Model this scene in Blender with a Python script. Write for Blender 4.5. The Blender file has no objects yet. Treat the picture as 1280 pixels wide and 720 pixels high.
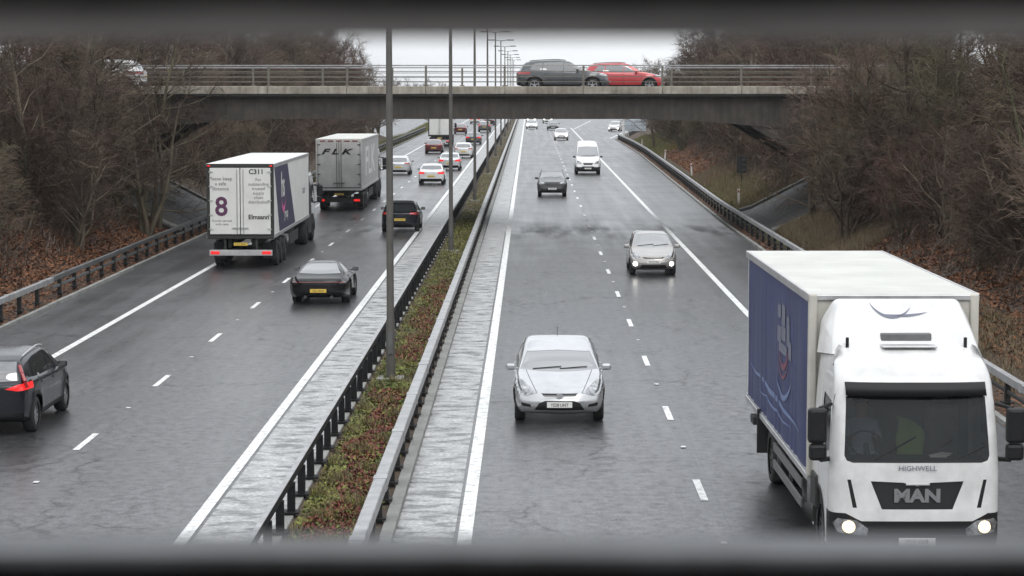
import bpy, bmesh, math, random
import numpy as np
from mathutils import Vector, Matrix

rad = math.radians
sc = bpy.context.scene
COL = sc.collection

# ------------------------------------------------------------------ camera
cam_d = bpy.data.cameras.new("camera")
cam = bpy.data.objects.new("camera", cam_d)
COL.objects.link(cam)
cam.location = (0, 0, 7.0)
cam.rotation_euler = (rad(90 - 5.25), 0, rad(0.456))
cam_d.sensor_width = 36
cam_d.lens = 77.8
cam_d.clip_start = 0.02
cam_d.clip_end = 6000
cam_d.dof.use_dof = True
cam_d.dof.focus_distance = 70
cam_d.dof.aperture_fstop = 77.8 / 5.0
sc.camera = cam

# ------------------------------------------------------------------ world, sun, exposure
SUN_EL, SUN_ROT = rad(48), rad(200)
W = bpy.data.worlds.new("World")
sc.world = W
W.use_nodes = True
nt = W.node_tree
nt.nodes.clear()
wo = nt.nodes.new("ShaderNodeOutputWorld")
bg = nt.nodes.new("ShaderNodeBackground")
bg.inputs["Strength"].default_value = 0.115
sky = nt.nodes.new("ShaderNodeTexSky")
sky.sky_type = 'NISHITA'
sky.sun_disc = False
sky.sun_elevation = SUN_EL
sky.sun_rotation = SUN_ROT
sky.dust_density = 3
mixw = nt.nodes.new("ShaderNodeMix")
mixw.data_type = 'RGBA'
mixw.inputs[0].default_value = 0.88
tc = nt.nodes.new("ShaderNodeTexCoord")
mp = nt.nodes.new("ShaderNodeMapping")
mp.inputs["Scale"].default_value = (1.2, 1.2, 4.0)
ns = nt.nodes.new("ShaderNodeTexNoise")
ns.inputs["Scale"].default_value = 2.6
ns.inputs["Detail"].default_value = 5
rp = nt.nodes.new("ShaderNodeValToRGB")
rp.color_ramp.elements[0].position = 0.3
rp.color_ramp.elements[0].color = (5.6, 5.9, 6.3, 1)
rp.color_ramp.elements[1].position = 0.7
rp.color_ramp.elements[1].color = (10.2, 10.4, 10.6, 1)
nt.links.new(tc.outputs["Generated"], mp.inputs["Vector"])
nt.links.new(mp.outputs[0], ns.inputs["Vector"])
nt.links.new(ns.outputs["Fac"], rp.inputs["Fac"])
nt.links.new(sky.outputs[0], mixw.inputs[6])
# overcast sky: brighter towards the zenith than at the horizon
sepw = nt.nodes.new("ShaderNodeSeparateXYZ"); nt.links.new(tc.outputs["Generated"], sepw.inputs[0])
mrw = nt.nodes.new("ShaderNodeMapRange"); mrw.inputs[1].default_value = 0.08; mrw.inputs[2].default_value = 1.0
mrw.inputs[3].default_value = 0.95; mrw.inputs[4].default_value = 1.9
nt.links.new(sepw.outputs[2], mrw.inputs[0])
mulw = nt.nodes.new("ShaderNodeVectorMath"); mulw.operation = 'SCALE'
nt.links.new(rp.outputs[0], mulw.inputs[0]); nt.links.new(mrw.outputs[0], mulw.inputs["Scale"])
nt.links.new(mulw.outputs[0], mixw.inputs[7])
nt.links.new(mixw.outputs[2], bg.inputs["Color"])
nt.links.new(bg.outputs[0], wo.inputs["Surface"])

sun_d = bpy.data.lights.new("sun", 'SUN')
sun_d.energy = 0.6
sun_d.angle = rad(25)
sun_d.color = (1.0, 0.97, 0.93)
sun = bpy.data.objects.new("sun", sun_d)
COL.objects.link(sun)
sun.rotation_euler = (rad(90) - SUN_EL, 0, rad(20))

sc.view_settings.view_transform = 'Standard'
sc.view_settings.look = 'None'
sc.view_settings.gamma = 1
sc.view_settings.use_curve_mapping = False
sc.view_settings.exposure = 0.25
sc.render.engine = 'CYCLES'
sc.cycles.max_bounces = 6
sc.cycles.volume_bounces = 1
sc.cycles.use_denoising = True

# ------------------------------------------------------------------ helpers
rnd = random.Random(7)

def link(o, parent=None):
    COL.objects.link(o)
    if parent is not None:
        o.parent = parent
    return o

def tag(o, label=None, cat=None, group=None, kind=None):
    if label: o['label'] = label
    if cat: o['category'] = cat
    if group: o['group'] = group
    if kind: o['kind'] = kind
    return o

def empty(name, loc=(0, 0, 0), rz=0, label=None, cat=None, group=None):
    o = bpy.data.objects.new(name, None)
    o.empty_display_size = 0.2
    link(o)
    o.location = loc
    o.rotation_euler = (0, 0, rz)
    return tag(o, label, cat, group)

def copy_tree(o, parent=None):
    c = o.copy()
    COL.objects.link(c)
    c.parent = parent
    for ch in list(KIDS.get(o.name, [])) or [k for k in o.children]:
        copy_tree(ch, c)
    return c
KIDS = {}

def recolour(root, old, new):
    """swap one material for another on a copied thing (object-level slots; mesh data stays shared)"""
    st = [root]
    while st:
        o = st.pop()
        st.extend(o.children)
        if o.type == 'MESH':
            for s in o.material_slots:
                if s.material == old:
                    s.link = 'OBJECT'
                    s.material = new

class MB:
    """collects verts/faces, builds ONE mesh object"""
    def __init__(self):
        self.v = []; self.f = []; self.m = []; self.s = []
    def add(self, vs, fs, mi=0, smooth=False):
        b = len(self.v)
        self.v.extend(vs)
        for f in fs:
            self.f.append([b + i for i in f]); self.m.append(mi); self.s.append(smooth)
    def box(self, c, s, mi=0, rz=0, bev=0.0):
        x, y, z = s[0] / 2, s[1] / 2, s[2] / 2
        if bev > 0:
            b = min(bev, x * .9, y * .9, z * .9)
            bm = bmesh.new()
            bmesh.ops.create_cube(bm, size=1, matrix=Matrix.Diagonal((s[0], s[1], s[2], 1)))
            bmesh.ops.bevel(bm, geom=list(bm.edges), offset=b, segments=2, affect='EDGES', profile=.5)
            R = Matrix.Rotation(rz, 3, 'Z')
            bm.verts.index_update()
            self.add([tuple(R @ v.co + Vector(c)) for v in bm.verts], [[v.index for v in f.verts] for f in bm.faces], mi)
            bm.free()
            return
        ca, sa = math.cos(rz), math.sin(rz)
        vs = []
        for dx, dy, dz in ((-x, -y, -z), (x, -y, -z), (x, y, -z), (-x, y, -z), (-x, -y, z), (x, -y, z), (x, y, z), (-x, y, z)):
            vs.append((c[0] + dx * ca - dy * sa, c[1] + dx * sa + dy * ca, c[2] + dz))
        self.add(vs, [(0, 3, 2, 1), (4, 5, 6, 7), (0, 1, 5, 4), (1, 2, 6, 5), (2, 3, 7, 6), (3, 0, 4, 7)], mi)
    def tube(self, p0, p1, r0, r1=None, n=8, mi=0, caps=True, smooth=True):
        if r1 is None: r1 = r0
        p0 = Vector(p0); p1 = Vector(p1)
        d = (p1 - p0)
        if d.length < 1e-6: return
        d.normalize()
        a = d.orthogonal().normalized(); b = d.cross(a)
        vs = []
        for p, r in ((p0, r0), (p1, r1)):
            for i in range(n):
                t = 2 * math.pi * i / n
                vs.append(tuple(p + (a * math.cos(t) + b * math.sin(t)) * r))
        self.add(vs, [(i, (i + 1) % n, n + (i + 1) % n, n + i) for i in range(n)], mi, smooth)
        if caps:
            self.add(vs[:n], [tuple(reversed(range(n)))], mi)
            self.add(vs[n:], [tuple(range(n))], mi)
    def prism(self, poly, axis, a, b, mi=0):
        """polygon (list of 2d) extruded along axis 'x','y','z' from a to b"""
        def P(u, v, w):
            return {'x': (w, u, v), 'y': (u, w, v), 'z': (u, v, w)}[axis]
        n = len(poly)
        vs = [P(u, v, a) for u, v in poly] + [P(u, v, b) for u, v in poly]
        self.add(vs, [tuple(range(n)), tuple(reversed(range(n, 2 * n)))] + [(i, n + i, n + (i + 1) % n, (i + 1) % n) for i in range(n)], mi)
    def build(self, name, mats, parent=None, fixn=False):
        me = bpy.data.meshes.new(name)
        me.from_pydata(self.v, [], self.f)
        if not isinstance(mats, (list, tuple)): mats = [mats]
        for m in mats: me.materials.append(m)
        me.polygons.foreach_set("material_index", self.m)
        me.polygons.foreach_set("use_smooth", self.s)
        if fixn:
            bm = bmesh.new(); bm.from_mesh(me)
            bmesh.ops.remove_doubles(bm, verts=list(bm.verts), dist=1e-5)
            bmesh.ops.recalc_face_normals(bm, faces=list(bm.faces))
            bm.to_mesh(me); bm.free()
        me.update()
        return link(bpy.data.objects.new(name, me), parent)

def text(name, body, size, loc, rot, mat, parent=None, extrude=0.002, align='CENTER', sx=1.0, shear=0.0, offset=0.0):
    cu = bpy.data.curves.new(name, 'FONT')
    cu.body = body; cu.size = size; cu.extrude = extrude; cu.align_x = align; cu.align_y = 'CENTER'
    cu.shear = shear; cu.offset = offset
    cu.resolution_u = 3
    cu.materials.append(mat)
    tmp = bpy.data.objects.new(name + "_curve", cu); COL.objects.link(tmp)
    dg = bpy.context.evaluated_depsgraph_get()
    me = bpy.data.meshes.new_from_object(tmp.evaluated_get(dg), depsgraph=dg)
    bpy.data.objects.remove(tmp)
    me.transform(Matrix.Diagonal((sx, 1, 1, 1)))
    o = bpy.data.objects.new(name, me)
    link(o, parent)
    o.location = loc; o.rotation_euler = rot
    return o

# ------------------------------------------------------------------ materials
def mat(name, col, rough=.5, metal=0, coat=0, emit=None, es=0, spec=None, bump=0, bscale=40, var=0, vscale=8, alpha=None, coord='Object', bdist=.01):
    m = bpy.data.materials.new(name)
    m.use_nodes = True
    n = m.node_tree; b = n.nodes["Principled BSDF"]
    b.inputs["Base Color"].default_value = (*col, 1)
    b.inputs["Roughness"].default_value = rough
    b.inputs["Metallic"].default_value = metal
    b.inputs["Coat Weight"].default_value = coat
    b.inputs["Coat Roughness"].default_value = .05
    if spec is not None: b.inputs["Specular IOR Level"].default_value = spec
    if emit: 
        b.inputs["Emission Color"].default_value = (*emit, 1); b.inputs["Emission Strength"].default_value = es
    if alpha is not None: b.inputs["Alpha"].default_value = alpha
    t = n.nodes.new("ShaderNodeTexCoord")
    if var > 0:
        x = n.nodes.new("ShaderNodeTexNoise"); x.inputs["Scale"].default_value = vscale; x.inputs["Detail"].default_value = 6
        x.inputs["Roughness"].default_value = .65
        r = n.nodes.new("ShaderNodeValToRGB")
        r.color_ramp.elements[0].position = .3; r.color_ramp.elements[1].position = .7
        r.color_ramp.elements[0].color = (*[c * (1 - var) for c in col], 1)
        r.color_ramp.elements[1].color = (*[min(1, c * (1 + var)) for c in col], 1)
        n.links.new(t.outputs[coord], x.inputs["Vector"]); n.links.new(x.outputs["Fac"], r.inputs["Fac"])
        n.links.new(r.outputs[0], b.inputs["Base Color"])
        rr = n.nodes.new("ShaderNodeMapRange"); rr.inputs[3].default_value = max(.02, rough - .08); rr.inputs[4].default_value = min(1, rough + .12)
        n.links.new(x.outputs["Fac"], rr.inputs[0]); n.links.new(rr.outputs[0], b.inputs["Roughness"])
    if bump > 0:
        x = n.nodes.new("ShaderNodeTexNoise"); x.inputs["Scale"].default_value = bscale; x.inputs["Detail"].default_value = 5
        bp = n.nodes.new("ShaderNodeBump"); bp.inputs["Strength"].default_value = bump; bp.inputs["Distance"].default_value = bdist
        n.links.new(t.outputs[coord], x.inputs["Vector"]); n.links.new(x.outputs["Fac"], bp.inputs["Height"]); n.links.new(bp.outputs[0], b.inputs["Normal"])
    return m

def N(m, kind, **kw):
    x = m.node_tree.nodes.new(kind)
    for k, v in kw.items():
        if k.startswith("i_"):
            x.inputs[k[2:].replace("_", " ")].default_value = v
        else: setattr(x, k, v)
    return x

def ramp(m, stops):
    r = m.node_tree.nodes.new("ShaderNodeValToRGB")
    e = r.color_ramp.elements
    while len(e) < len(stops): e.new(.5)
    for i, (p, c) in enumerate(stops):
        e[i].position = p; e[i].color = (c[0], c[1], c[2], 1) if isinstance(c, (tuple, list)) else (c, c, c, 1)
    return r

def mixc(m, fac, a, b, mode='MIX'):
    x = m.node_tree.nodes.new("ShaderNodeMix"); x.data_type = 'RGBA'; x.blend_type = mode
    L = m.node_tree.links.new
    for s, v in ((0, fac), (6, a), (7, b)):
        if hasattr(v, 'links'): L(v, x.inputs[s])
        elif isinstance(v, (int, float)): x.inputs[s].default_value = v
        else: x.inputs[s].default_value = (*v, 1)
    return x.outputs[2]

def make_asphalt():
    m = mat("wet_asphalt", (.05, .05, .05), .35)
    n = m.node_tree; L = n.links.new; b = n.nodes["Principled BSDF"]
    t = N(m, "ShaderNodeTexCoord")
    fine = N(m, "ShaderNodeTexNoise", i_Scale=26.0, i_Detail=4.0, i_Roughness=.7); L(t.outputs["Object"], fine.inputs["Vector"])
    big = N(m, "ShaderNodeTexNoise", i_Scale=.22, i_Detail=6.0, i_Roughness=.6); L(t.outputs["Object"], big.inputs["Vector"])
    mpn = N(m, "ShaderNodeMapping"); mpn.inputs["Scale"].default_value = (1.6, .05, 1)   # wheel-track streaks along the carriageway
    L(t.outputs["Object"], mpn.inputs["Vector"])
    st = N(m, "ShaderNodeTexNoise", i_Scale=1.0, i_Detail=4.0); L(mpn.outputs[0], st.inputs["Vector"])
    c1 = ramp(m, [(.32, (.012, .012, .013)), (.5, (.036, .036, .038)), (.70, (.092, .092, .095))]); L(fine.outputs["Fac"], c1.inputs["Fac"])
    c2 = ramp(m, [(.3, .62), (.7, 1.25)]); L(big.outputs["Fac"], c2.inputs["Fac"])
    c3 = ramp(m, [(.3, .75), (.7, 1.2)]); L(st.outputs["Fac"], c3.inputs["Fac"])
    mid = N(m, "ShaderNodeTexNoise", i_Scale=4.5, i_Detail=6.0, i_Roughness=.75); L(t.outputs["Object"], mid.inputs["Vector"])
    c4 = ramp(m, [(.36, .45), (.5, 1.0), (.62, 1.55)]); L(mid.outputs["Fac"], c4.inputs["Fac"])
    o = mixc(m, 1.0, c1.outputs[0], c2.outputs[0], 'MULTIPLY')
    o = mixc(m, 1.0, o, c3.outputs[0], 'MULTIPLY')
    o = mixc(m, 1.0, o, c4.outputs[0], 'MULTIPLY')
    # old drip stains on the tarmac below the bridge edge
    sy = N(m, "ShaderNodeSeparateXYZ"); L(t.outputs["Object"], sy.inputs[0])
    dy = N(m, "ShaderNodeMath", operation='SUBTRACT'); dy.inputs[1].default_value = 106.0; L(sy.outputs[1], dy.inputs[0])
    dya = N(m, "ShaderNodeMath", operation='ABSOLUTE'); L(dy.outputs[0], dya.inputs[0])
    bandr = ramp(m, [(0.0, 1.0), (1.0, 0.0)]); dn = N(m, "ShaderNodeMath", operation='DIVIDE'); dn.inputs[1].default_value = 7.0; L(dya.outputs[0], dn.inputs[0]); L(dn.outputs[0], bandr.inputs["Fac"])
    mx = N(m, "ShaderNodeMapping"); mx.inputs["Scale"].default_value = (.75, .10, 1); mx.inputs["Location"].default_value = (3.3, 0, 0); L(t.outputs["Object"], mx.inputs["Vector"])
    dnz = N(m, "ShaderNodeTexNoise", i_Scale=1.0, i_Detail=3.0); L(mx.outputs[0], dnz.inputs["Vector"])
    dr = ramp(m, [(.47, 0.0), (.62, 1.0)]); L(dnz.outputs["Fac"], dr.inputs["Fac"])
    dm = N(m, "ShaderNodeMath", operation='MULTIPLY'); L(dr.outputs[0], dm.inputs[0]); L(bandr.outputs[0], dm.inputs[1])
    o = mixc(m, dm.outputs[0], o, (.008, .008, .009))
    # cracks and joints
    vo = N(m, "ShaderNodeTexVoronoi", feature='DISTANCE_TO_EDGE', i_Scale=.16)
    wn = N(m, "ShaderNodeTexNoise", i_Scale=.9, i_Detail=4.0); L(t.outputs["Object"], wn.inputs["Vector"])
    wv = N(m, "ShaderNodeVectorMath", operation='MULTIPLY_ADD'); wv.inputs[1].default_value = (2.2, 2.2, 0)
    L(wn.outputs["Color"], wv.inputs[0]); L(t.outputs["Object"], wv.inputs[2]); L(wv.outputs[0], vo.inputs["Vector"])
    ck = ramp(m, [(0.0, .38), (.011, 1.0)]); L(vo.outputs["Distance"], ck.inputs["Fac"])
    gate = ramp(m, [(.40, 0.0), (.50, 1.0)]); L(big.outputs["Fac"], gate.inputs["Fac"])
    ckm = mixc(m, gate.outputs[0], (1, 1, 1), ck.outputs[0])
    o = mixc(m, 1.0, o, ckm, 'MULTIPLY')
    # construction joints beside the lane dashes (a tarred seam on the road itself)
    sx = N(m, "ShaderNodeSeparateXYZ"); L(wv.outputs[0], sx.inputs[0])
    sx2 = N(m, "ShaderNodeSeparateXYZ"); L(t.outputs["Object"], sx2.inputs[0])
    wob = N(m, "ShaderNodeMath", operation='MULTIPLY_ADD'); wob.inputs[1].default_value = .12; L(wn.outputs["Fac"], wob.inputs[0]); L(sx2.outputs[0], wob.inputs[2])
    for xj in (3.24, -8.42, 6.9):
        a = N(m, "ShaderNodeMath", operation='SUBTRACT'); a.inputs[1].default_value = xj; L(wob.outputs[0], a.inputs[0])
        a2 = N(m, "ShaderNodeMath", operation='ABSOLUTE'); L(a.outputs[0], a2.inputs[0])
        rj = ramp(m, [(0.0, .42), (.03, 1.0)]); L(a2.outputs[0], rj.inputs["Fac"])
        o = mixc(m, 1.0, o, rj.outputs[0], 'MULTIPLY')
    L(o, b.inputs["Base Color"])
    # open texture, cracks and seams also hold less water film, so they shine less
    gl = ramp(m, [(.34, .25), (.47, .62), (.66, 1.0)]); L(mid.outputs["Fac"], gl.inputs["Fac"])
    gf = ramp(m, [(.3, .6), (.7, 1.0)]); L(fine.outputs["Fac"], gf.inputs["Fac"])
    sg = mixc(m, 1.0, gl.outputs[0], ckm, 'MULTIPLY'); sg = mixc(m, 1.0, sg, gf.outputs[0], 'MULTIPLY')
    L(sg, b.inputs["Specular IOR Level"]); 
    cw = N(m, "ShaderNodeMath", operation='MULTIPLY'); cw.inputs[1].default_value = .42; L(sg, cw.inputs[0]); L(cw.outputs[0], b.inputs["Coat Weight"])
    rr = N(m, "ShaderNodeMapRange"); rr.inputs[1].default_value = .3; rr.inputs[2].default_value = .7; rr.inputs[3].default_value = .24; rr.inputs[4].default_value = .46
    b.inputs['Coat Weight'].default_value = .25; b.inputs['Coat Roughness'].default_value = .25
    rgh_drip = None
    ad = N(m, "ShaderNodeMath", operation='MULTIPLY_ADD'); ad.inputs[1].default_value = .5
    L(st.outputs["Fac"], ad.inputs[0])
    hf = N(m, "ShaderNodeMath", operation='MULTIPLY'); hf.inputs[1].default_value = .5; L(big.outputs["Fac"], hf.inputs[0]); L(hf.outputs[0], ad.inputs[2])
    L(ad.outputs[0], rr.inputs[0])
    ra = N(m, 'ShaderNodeMath', operation='MULTIPLY_ADD'); ra.inputs[1].default_value = .3; L(dm.outputs[0], ra.inputs[0]); L(rr.outputs[0], ra.inputs[2]); L(ra.outputs[0], b.inputs["Roughness"])
    bp = N(m, "ShaderNodeBump", i_Strength=.35, i_Distance=.006); L(fine.outputs["Fac"], bp.inputs["Height"]); L(bp.outputs[0], b.inputs["Normal"])
    return m

def make_strip():
    m = mat("worn_concrete_margin", (.3, .3, .3), .3)
    n = m.node_tree; L = n.links.new; b = n.nodes["Principled BSDF"]
    t = N(m, "ShaderNodeTexCoord")
    mpn = N(m, "ShaderNodeMapping"); mpn.inputs["Scale"].default_value = (.6, 1.0, 1); L(t.outputs["Object"], mpn.inputs["Vector"])
    a = N(m, "ShaderNodeTexNoise", i_Scale=2.6, i_Detail=7.0, i_Roughness=.66, i_Distortion=.35); L(mpn.outputs[0], a.inputs["Vector"])
    f = N(m, "ShaderNodeTexNoise", i_Scale=14.0, i_Detail=4.0); L(t.outputs["Object"], f.inputs["Vector"])
    c = ramp(m, [(.36, (.03, .03, .03)), (.44, (.15, .15, .15)), (.50, (.36, .36, .355)), (.64, (.52, .52, .51))]); L(a.outputs["Fac"], c.inputs["Fac"])
    c2 = ramp(m, [(.35, .62), (.65, 1.15)]); L(f.outputs["Fac"], c2.inputs["Fac"])
    L(mixc(m, 1.0, c.outputs[0], c2.outputs[0], 'MULTIPLY'), b.inputs["Base Color"])
    rr = N(m, "ShaderNodeMapRange"); rr.inputs[1].default_value = .35; rr.inputs[2].default_value = .65; rr.inputs[3].default_value = .22; rr.inputs[4].default_value = .55
    L(a.outputs["Fac"], rr.inputs[0]); L(rr.outputs[0], b.inputs["Roughness"])
    bp = N(m, "ShaderNodeBump", i_Strength=.5, i_Distance=.01); L(a.outputs["Fac"], bp.inputs["Height"]); L(bp.outputs[0], b.inputs["Normal"])
    return m

def make_line():
    m = mat("road_paint", (.72, .72, .7), .45)
    n = m.node_tree; L = n.links.new; b = n.nodes["Principled BSDF"]
    t = N(m, "ShaderNodeTexCoord")
    a = N(m, "ShaderNodeTexNoise", i_Scale=5.0, i_Detail=8.0, i_Roughness=.75); L(t.outputs["Object"], a.inputs["Vector"])
    c = ramp(m, [(.33, (.12, .12, .12)), (.42, (.50, .50, .49)), (.52, (.74, .74, .72)), (.70, (.80, .80, .78))]); L(a.outputs["Fac"], c.inputs["Fac"])
    L(c.outputs[0], b.inputs["Base Color"])
    return m

def make_ground():
    m = mat("bank_earth", (.06, .045, .03), .9)
    n = m.node_tree; L = n.links.new; b = n.nodes["Principled BSDF"]
    t = N(m, "ShaderNodeTexCoord")
    a = N(m, "ShaderNodeTexNoise", i_Scale=.35, i_Detail=8.0, i_Roughness=.7); L(t.outputs["Object"], a.inputs["Vector"])
    f = N(m, "ShaderNodeTexNoise", i_Scale=9.0, i_Detail=5.0, i_Roughness=.7); L(t.outputs["Object"], f.inputs["Vector"])
    c = ramp(m, [(.32, (.045, .033, .025)), (.48, (.075, .050, .034)), (.60, (.09, .058, .036)), (.72, (.070, .070, .034))]); L(a.outputs["Fac"], c.inputs["Fac"])
    c2 = ramp(m, [(.3, .45), (.7, 1.35)]); L(f.outputs["Fac"], c2.inputs["Fac"])
    L(mixc(m, 1.0, c.outputs[0], c2.outputs[0], 'MULTIPLY'), b.inputs["Base Color"])
    bp = N(m, "ShaderNodeBump", i_Strength=.9, i_Distance=.06); L(f.outputs["Fac"], bp.inputs["Height"]); L(bp.outputs[0], b.inputs["Normal"])
    return m

def make_concrete(name, lo, hi, streak=True):
    m = mat(name, lo, .75)
    n = m.node_tree; L = n.links.new; b = n.nodes["Principled BSDF"]
    t = N(m, "ShaderNodeTexCoord")
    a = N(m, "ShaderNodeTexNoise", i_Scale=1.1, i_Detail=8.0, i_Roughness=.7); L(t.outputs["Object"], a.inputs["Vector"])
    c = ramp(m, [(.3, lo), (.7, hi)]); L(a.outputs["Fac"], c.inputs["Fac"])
    o = c.outputs[0]
    if streak:
        mpn = N(m, "ShaderNodeMapping"); mpn.inputs["Scale"].default_value = (3.0, 3.0, .35); L(t.outputs["Object"], mpn.inputs["Vector"])
        s = N(m, "ShaderNodeTexNoise", i_Scale=1.6, i_Detail=6.0); L(mpn.outputs[0], s.inputs["Vector"])
        c2 = ramp(m, [(.32, .72), (.6, 1.08)]); L(s.outputs["Fac"], c2.inputs["Fac"])
        o = mixc(m, 1.0, o, c2.outputs[0], 'MULTIPLY')
    L(o, b.inputs["Base Color"])
    bp = N(m, "ShaderNodeBump", i_Strength=.3, i_Distance=.02); L(a.outputs["Fac"], bp.inputs["Height"]); L(bp.outputs[0], b.inputs["Normal"])
    return m

def make_twig(name, stops, rough=.85):
    m = mat(name, stops[0], rough, spec=.2)
    n = m.node_tree; L = n.links.new; b = n.nodes["Principled BSDF"]
    oi = N(m, "ShaderNodeObjectInfo")
    t = N(m, "ShaderNodeTexCoord")
    a = N(m, "ShaderNodeTexNoise", i_Scale=.8, i_Detail=3.0); L(t.outputs["Object"], a.inputs["Vector"])
    k = len(stops)
    c = ramp(m, [((i + .0) / max(1, k - 1), stops[i]) for i in range(k)]); L(oi.outputs["Random"], c.inputs["Fac"])
    c2 = ramp(m, [(.3, .6), (.7, 1.35)]); L(a.outputs["Fac"], c2.inputs["Fac"])
    L(mixc(m, 1.0, c.outputs[0], c2.outputs[0], 'MULTIPLY'), b.inputs["Base Color"])
    return m

def make_leaf(name, stops, rough=.7):
    """colour varies from leaf clump to leaf clump by position"""
    m = mat(name, stops[0], rough, spec=.3)
    n = m.node_tree; L = n.links.new; b = n.nodes["Principled BSDF"]
    t = N(m, "ShaderNodeTexCoord")
    a = N(m, "ShaderNodeTexNoise", i_Scale=1.3, i_Detail=6.0, i_Roughness=.75); L(t.outputs["Object"], a.inputs["Vector"])
    k = len(stops)
    c = ramp(m, [(.3 + .4 * i / max(1, k - 1), stops[i]) for i in range(k)]); L(a.outputs["Fac"], c.inputs["Fac"])
    w = N(m, "ShaderNodeTexWhiteNoise"); 
    g = N(m, "ShaderNodeVectorMath", operation='SNAP'); g.inputs[1].default_value = (.08, .08, .08); L(t.outputs["Object"], g.inputs[0]); L(g.outputs[0], w.inputs["Vector"])
    c2 = ramp(m, [(0, .5), (1, 1.4)]); L(w.outputs["Value"], c2.inputs["Fac"])
    L(mixc(m, 1.0, c.outputs[0], c2.outputs[0], 'MULTIPLY'), b.inputs["Base Color"])
    return m

M = {}
M['asphalt'] = make_asphalt()
M['strip'] = make_strip()
M['line'] = make_line()
M['ground'] = make_ground()
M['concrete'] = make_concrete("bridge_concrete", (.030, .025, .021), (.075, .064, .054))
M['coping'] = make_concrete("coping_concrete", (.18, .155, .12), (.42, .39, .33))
M['paving'] = make_concrete("slope_concrete", (.05, .052, .056), (.12, .12, .125))
def add_joints(m, sc_):
    n = m.node_tree; L = n.links.new; b = n.nodes["Principled BSDF"]; t = N(m, "ShaderNodeTexCoord")
    src = b.inputs["Base Color"].links[0].from_socket
    br_ = N(m, "ShaderNodeTexBrick"); br_.inputs["Scale"].default_value = sc_; br_.inputs["Mortar Size"].default_value = .025
    br_.inputs["Color1"].default_value = (1, 1, 1, 1); br_.inputs["Color2"].default_value = (.72, .72, .72, 1); br_.inputs["Mortar"].default_value = (.25, .28, .2, 1)
    wn = N(m, "ShaderNodeTexNoise", i_Scale=.7, i_Detail=6.0); L(t.outputs["Object"], wn.inputs["Vector"])
    L(t.outputs["Object"], br_.inputs["Vector"])
    mo = ramp(m, [(.48, 0.0), (.62, 1.0)]); L(wn.outputs["Fac"], mo.inputs["Fac"])
    o = mixc(m, 1.0, src, br_.outputs["Color"], 'MULTIPLY')
    L(mixc(m, mo.outputs[0], o, (.045, .045, .026)), b.inputs["Base Color"])
add_joints(M['paving'], 1.1)
M['kerb'] = make_concrete("kerb_concrete", (.15, .15, .14), (.30, .30, .28), False)
M['steel'] = mat("galvanised_rail", (.34, .34, .34), .42, .4, var=.3, vscale=3)
M['steel_dark'] = mat("weathered_steel", (.016, .015, .015), .6, .1, var=.35, vscale=4)
M['steel_black'] = mat("black_wet_steel", (.008, .008, .009), .6, 0, spec=.25, var=.4, vscale=5)
M['bridge_rail'] = mat("bridge_rail_steel", (.15, .14, .115), .55, .2, var=.35, vscale=2)
M['steel_mid'] = mat("dull_steel", (.12, .12, .12), .55, .4, var=.3, vscale=5)
M['column'] = mat("column_steel", (.11, .105, .095), .55, .3, var=.25, vscale=2)
M['bark'] = make_twig("wet_bark", [(.05, .038, .028), (.17, .14, .105), (.08, .08, .045), (.13, .105, .08)])
M['twig'] = make_twig("bare_twigs", [(.10, .066, .050), (.055, .037, .030), (.14, .10, .078), (.078, .066, .040), (.085, .050, .040), (.12, .085, .062)])
M['brush'] = make_leaf("bramble_twigs", [(.07, .05, .04), (.11, .08, .062), (.075, .06, .042)])
M['litter'] = make_leaf("fallen_leaves", [(.15, .06, .03), (.21, .09, .04), (.09, .045, .028)])
M['dry_grass'] = make_leaf("dry_grass_blades", [(.16, .12, .075), (.20, .15, .095), (.12, .12, .05)])
M['green_grass'] = make_leaf("green_grass_blades", [(.10, .12, .035), (.15, .155, .05), (.13, .10, .05)])
M['moss'] = make_leaf("low_weeds", [(.17, .22, .04), (.15, .20, .04), (.20, .09, .055), (.19, .055, .045), (.16, .20, .05)])
M['rubber'] = mat("tyre_rubber", (.018, .018, .018), .75, bump=.2, bscale=60)
M['rim'] = mat("alloy_rim", (.42, .42, .43), .3, .9)
M['rim_dark'] = mat("dark_rim", (.10, .10, .10), .4, .8)
M['trim'] = mat("black_plastic", (.009, .009, .010), .5, spec=.35, var=.3, vscale=20)
M['seam'] = mat("panel_gap", (.01, .01, .01), .8)
M['grille'] = mat("grille_mesh", (.012, .012, .013), .45)
M['chrome'] = mat("chrome", (.7, .7, .7), .15, 1)
M['lamp'] = mat("headlamp_glass", (.28, .29, .30), .10, .5, coat=1, var=.85, vscale=9)
M['lamp_on'] = mat("lit_headlamp", (.9, .9, .85), .2, emit=(1, .96, .86), es=4.5)
M['lamp_lit_warm'] = mat("lit_headlamp_warm", (.9, .9, .85), .2, emit=(1, .70, .34), es=1.2)
M['tail'] = mat("red_lens", (.32, .012, .015), .15, coat=1)
M['tail_on'] = mat("lit_red_lens", (.5, .02, .02), .2, emit=(1, .02, .02), es=.55)
M['amber'] = mat("amber_lens", (.6, .2, .02), .2, coat=1)
M['plate_w'] = mat("white_plate", (.75, .75, .72), .4)
M['plate_y'] = mat("yellow_plate", (.72, .50, .08), .4)
M['ink'] = mat("black_lettering", (.015, .015, .015), .5)
def glass(name, col, rough=.03):
    m = mat(name, col, rough, coat=.0, spec=1.0)
    m.node_tree.nodes['Principled BSDF'].inputs['IOR'].default_value = 1.9
    return m
M['glass'] = glass("car_glass", (.03, .034, .036))
M['screen'] = glass("windscreen_glass", (.16, .165, .17), .05)
M['truck_glass'] = mat("truck_windscreen", (.02, .024, .026), .03, coat=.0, spec=.4, alpha=.62)
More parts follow.
